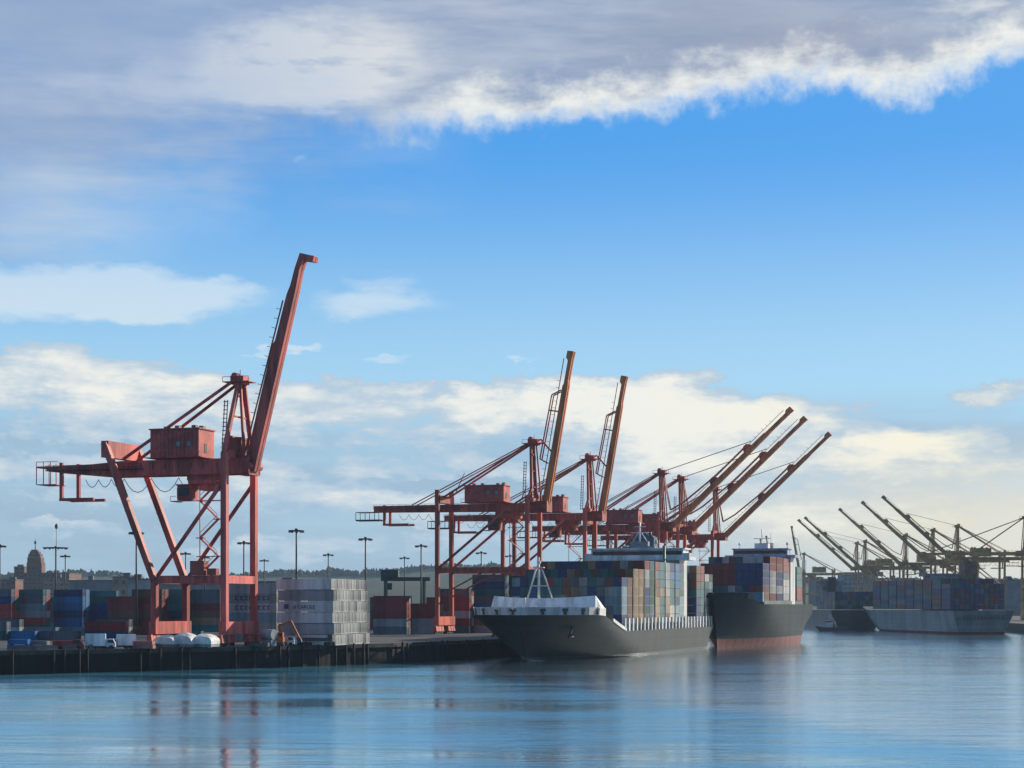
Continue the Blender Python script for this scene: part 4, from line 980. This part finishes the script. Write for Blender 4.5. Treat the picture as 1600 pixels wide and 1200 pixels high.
def vehicle(px, s, rz, label, bodym, L=6.5, cab=2.0, H=2.6, kind='truck', cat='truck', boxh=None):
    r = empty(kind, zone(px, s), rz); tag(r, label, cat, 'vehicles on the near quay'); w = 1.15
    mb = MB(); mb.prism([(-L / 2, .75), (L / 2 - cab - .1, .75), (L / 2 - cab - .1, boxh or H), (-L / 2, boxh or H)], -w, w); mb.build('cargo_body', bodym, r)
    mb = MB(); mb.prism([(L / 2 - cab, .5), (L / 2, .5), (L / 2, 1.4), (L / 2 - .45, 2.3), (L / 2 - cab, 2.3)], -w + .05, w - .05); cb = mb.build('cab', WHITE if bodym is not CAR['red'] else bodym, r)
    mb = MB(); mb.prism([(L / 2 - cab + .3, 1.45), (L / 2 - .1, 1.45), (L / 2 - .5, 2.15), (L / 2 - cab + .3, 2.15)], -w + .02, w - .02); mb.build('window', GLASS, cb)
    mb = MB(); mb.box(-L / 2, L / 2 - .1, -.5, .5, .45, .75); mb.build('chassis', STEEL, r)
    for u in (-L / 2 + 1, -L / 2 + 2.1, L / 2 - .9):
        for y in (-w + .15, w - .15): mb = MB(); mb.tube((u, y - .14, .48), (u, y + .14, .48), .48, 12); mb.build('wheel', RUB, r)
    return r
vehicle(157, 6.95, R(8), 'white box truck on the left quay, left one of two', WHITE, 6.6, 2.0, 3.5)
vehicle(190, 6.85, R(-160), 'white box truck nearest the landside leg of the first crane', WHITE, 6.2, 2.0, 3.3)
vehicle(106, 7.0, R(4), 'red truck standing left of the two white trucks', CAR['red'], 6.4, 2.0, 2.0)
vehicle(445, 6.45, R(-12), 'white truck in front of the pale container stack', WHITE, 5.5, 1.8, 2.2)
vehicle(300, 6.35, R(170), 'grey truck behind the white tarpaulin loads', GREYP, 6.5, 2, 2.8)
# dark flatbed trailer
r = empty('flatbed_trailer', zone(493, 6.42), R(-15)); tag(r, 'dark flatbed trailer parked along the foot of the pale stack', 'trailer')
mb = MB(); mb.box(-4.8, 4.8, -1.2, 1.2, 1.1, 2.0); mb.box(3.6, 4.8, -1.2, 1.2, 2.0, 2.8); mb.build('bed', STEEL, r)
for u in (-4, -2.9, -1.8, 3.0, 4.1):
    for y in (-1.0, 1.0): mb = MB(); mb.tube((u, y - .15, .5), (u, y + .15, .5), .5, 12); mb.build('wheel', RUB, r)
# orange excavator
r = empty('excavator', zone(434, 6.5), R(-8)); tag(r, 'orange excavator with bent arm in front of the pale stack', 'excavator')
mb = MB(); mb.box(-1.6, 1.6, -1.1, 1.1, 1.1, 2.2); mb.build('body', ORANGE, r); mb = MB(); mb.box(.2, 1.5, -1.1, -.1, 2.2, 3.4); cb = mb.build('cab', ORANGE, r)
mb = MB(); mb.box(.3, 1.4, -1.13, -1.1, 2.4, 3.2); mb.build('window', GLASS, cb)
for y in (-1, 1): mb = MB(); mb.prism([(-1.9, .3), (-1.6, 0), (1.6, 0), (1.9, .3), (1.9, .6), (1.6, .95), (-1.6, .95), (-1.9, .6)], y - .3, y + .3); mb.build('track', STEEL, r)
mb = MB(); mb.beam((1.0, .4, 2.0), (.2, .4, 5.0), .5, .6); mb.beam((.1, .4, 5.0), (3.3, .4, 6.0), .45, .55); mb.build('boom_arm', ORANGE, r)
mb = MB(); mb.beam((3.1, .4, 6.1), (5.2, .4, 2.0), .4, .5); mb.build('dipper_arm', ORANGE, r)
mb = MB(); mb.prism([(4.8, 2.2), (5.6, 2.0), (5.9, 1.1), (5.0, .8)], .0, .8); mb.build('bucket', STEEL, r)
# small grey tank
r = empty('tank_trailer', zone(420, 6.55), R(-30)); tag(r, 'small grey blue tank on a stand right of the first crane', 'tank')
mb = MB(); mb.tube((-1.6, 0, 2.9), (1.6, 0, 2.9), 1.3, 14); mb.build('tank', CAR['light grey'], r); mb = MB(); mb.box(-1.5, 1.5, -1, 1, .2, 1.7); mb.build('stand', GREYP, r)
# concrete barriers along the edge, left part
bm = MB(); bm.prism([(-2.6, 0), (2.6, 0), (2.6, .1), (-2.6, .1)], -.4, .4); bm.prism([(-2.55, .1), (2.55, .1), (2.55, 1.1), (-2.55, 1.1)], -.14, .14); bm.prism([(-2.58, .1), (2.58, .1), (2.58, .35), (-2.58, .35)], -.28, .28); bme = bm.mesh('concrete_barrier', CONC)
bpts = line_pts([QE[1] + Vector((2, 6, 0)), QE[2] + Vector((-1, 4.5, 0)), QE[3] + Vector((-1, 4.5, 0))], 6.4)
for i, q in enumerate(bpts):
    if i % 5 == 4 : continue
    o = bpy.data.objects.new('concrete_barrier', bme); C.objects.link(o); o.location = (q.x, q.y, QZ); o.rotation_euler.z = R(40) + rt.uniform(-.05, .05)
    tag(o, 'grey concrete barrier in the row along the left quay edge', 'barrier', 'concrete barriers along the quay edge')
def pile_load(px, s, label, m, nm, nx, hz):
    r = empty(nm, zone(px, s), R(-10 + rt.uniform(-8, 8))); tag(r, label, 'cargo')
    for k in range(nx):
        mb = MB(); mb.box(-2.4 + k * .1, 2.4 - k * .1, -1, 1, k * hz + .12, (k + 1) * hz); mb.box(-2, -1.8, -1, 1, k * hz, k * hz + .12); mb.box(1.8, 2, -1, 1, k * hz, k * hz + .12); mb.build('bundle', m, r)
pile_load(60, 7.05, 'pale bundled cargo stack left of the red truck on the quay', PALE, 'bundled_cargo', 2, 1.0)
pile_load(225, 6.9, 'pink rusty bundle at the foot of the first crane landside bogies', mat('faded_red', (.45, .17, .14), .7), 'bundled_cargo', 2, .9)
pile_load(30, 7.1, 'blue bundled cargo at the left photo edge', CAR['bright blue'], 'bundled_cargo', 2, 1.2)
pile_load(404, 6.6, 'dark bundled cargo beside the waterside bogies of the first crane', STEEL, 'bundled_cargo', 1, 1.0)
# reefer lettering: logo and name on the long side
def text(s_, size, m, loc, rz, name, par=None, label=None):
    c = bpy.data.curves.new(name, 'FONT'); c.body = s_; c.size = size; c.extrude = .02; c.align_x = 'LEFT'
    o = bpy.data.objects.new('tmp', c); C.objects.link(o); dg = bpy.context.evaluated_depsgraph_get(); me = bpy.data.meshes.new_from_object(o.evaluated_get(dg)); bpy.data.objects.remove(o)
    me.materials.append(m); q = bpy.data.objects.new(name, me); C.objects.link(q); q.rotation_euler = (R(90), 0, rz); q.location = loc
    return q
INK = mat('blue_lettering', (.02, .06, .16), .6)
for bx_o in [o for o in C.objects if o.name.startswith('shipping_container')]:
    lb = bx_o.get('label', '')
    if lb.endswith('long pale stack with lit ends') and 'fourth up' in lb:
        q = text('# CARLILE', 1.25, INK, (0, 0, 0), 0, 'lettering'); q.parent = bx_o; q.location = (-3.2, -1.27, .8)
        mb = MB(); mb.box(-5.6, -4.4, -1.27, -1.22, .75, 1.9); o = mb.build('logo', INK, bx_o)
    if lb.endswith('pale stack through first crane') and ('fourth up' in lb or 'fifth up' in lb):
        rr_ = random.Random(2); mb = MB(); u = -4.8
        while u < 5.2:
            w_ = rr_.uniform(.5, 1.0); mb.box(u, u + .25, -1.27, -1.22, .8, 1.9); mb.box(u, u + w_, -1.27, -1.22, 1.6, 1.9); mb.box(u, u + w_, -1.27, -1.22, .8, 1.05); u += w_ + .5
        mb.build('lettering', INK, bx_o)

# ------------------------------------------------------------------ haze
m = bpy.data.materials.new('haze'); m.use_nodes = True; t = m.node_tree; t.nodes.clear()
o_ = t.nodes.new('ShaderNodeOutputMaterial'); v = t.nodes.new('ShaderNodeVolumePrincipled'); t.links.new(v.outputs[0], o_.inputs['Volume'])
v.inputs['Color'].default_value = (.55, .78, 1, 1); v.inputs['Density'].default_value = 5.5e-5; v.inputs['Anisotropy'].default_value = .2
mb = MB(); mb.box(-6200, 6200, -900, 9200, -4, 130); tag(mb.build('haze', m), kind='stuff')
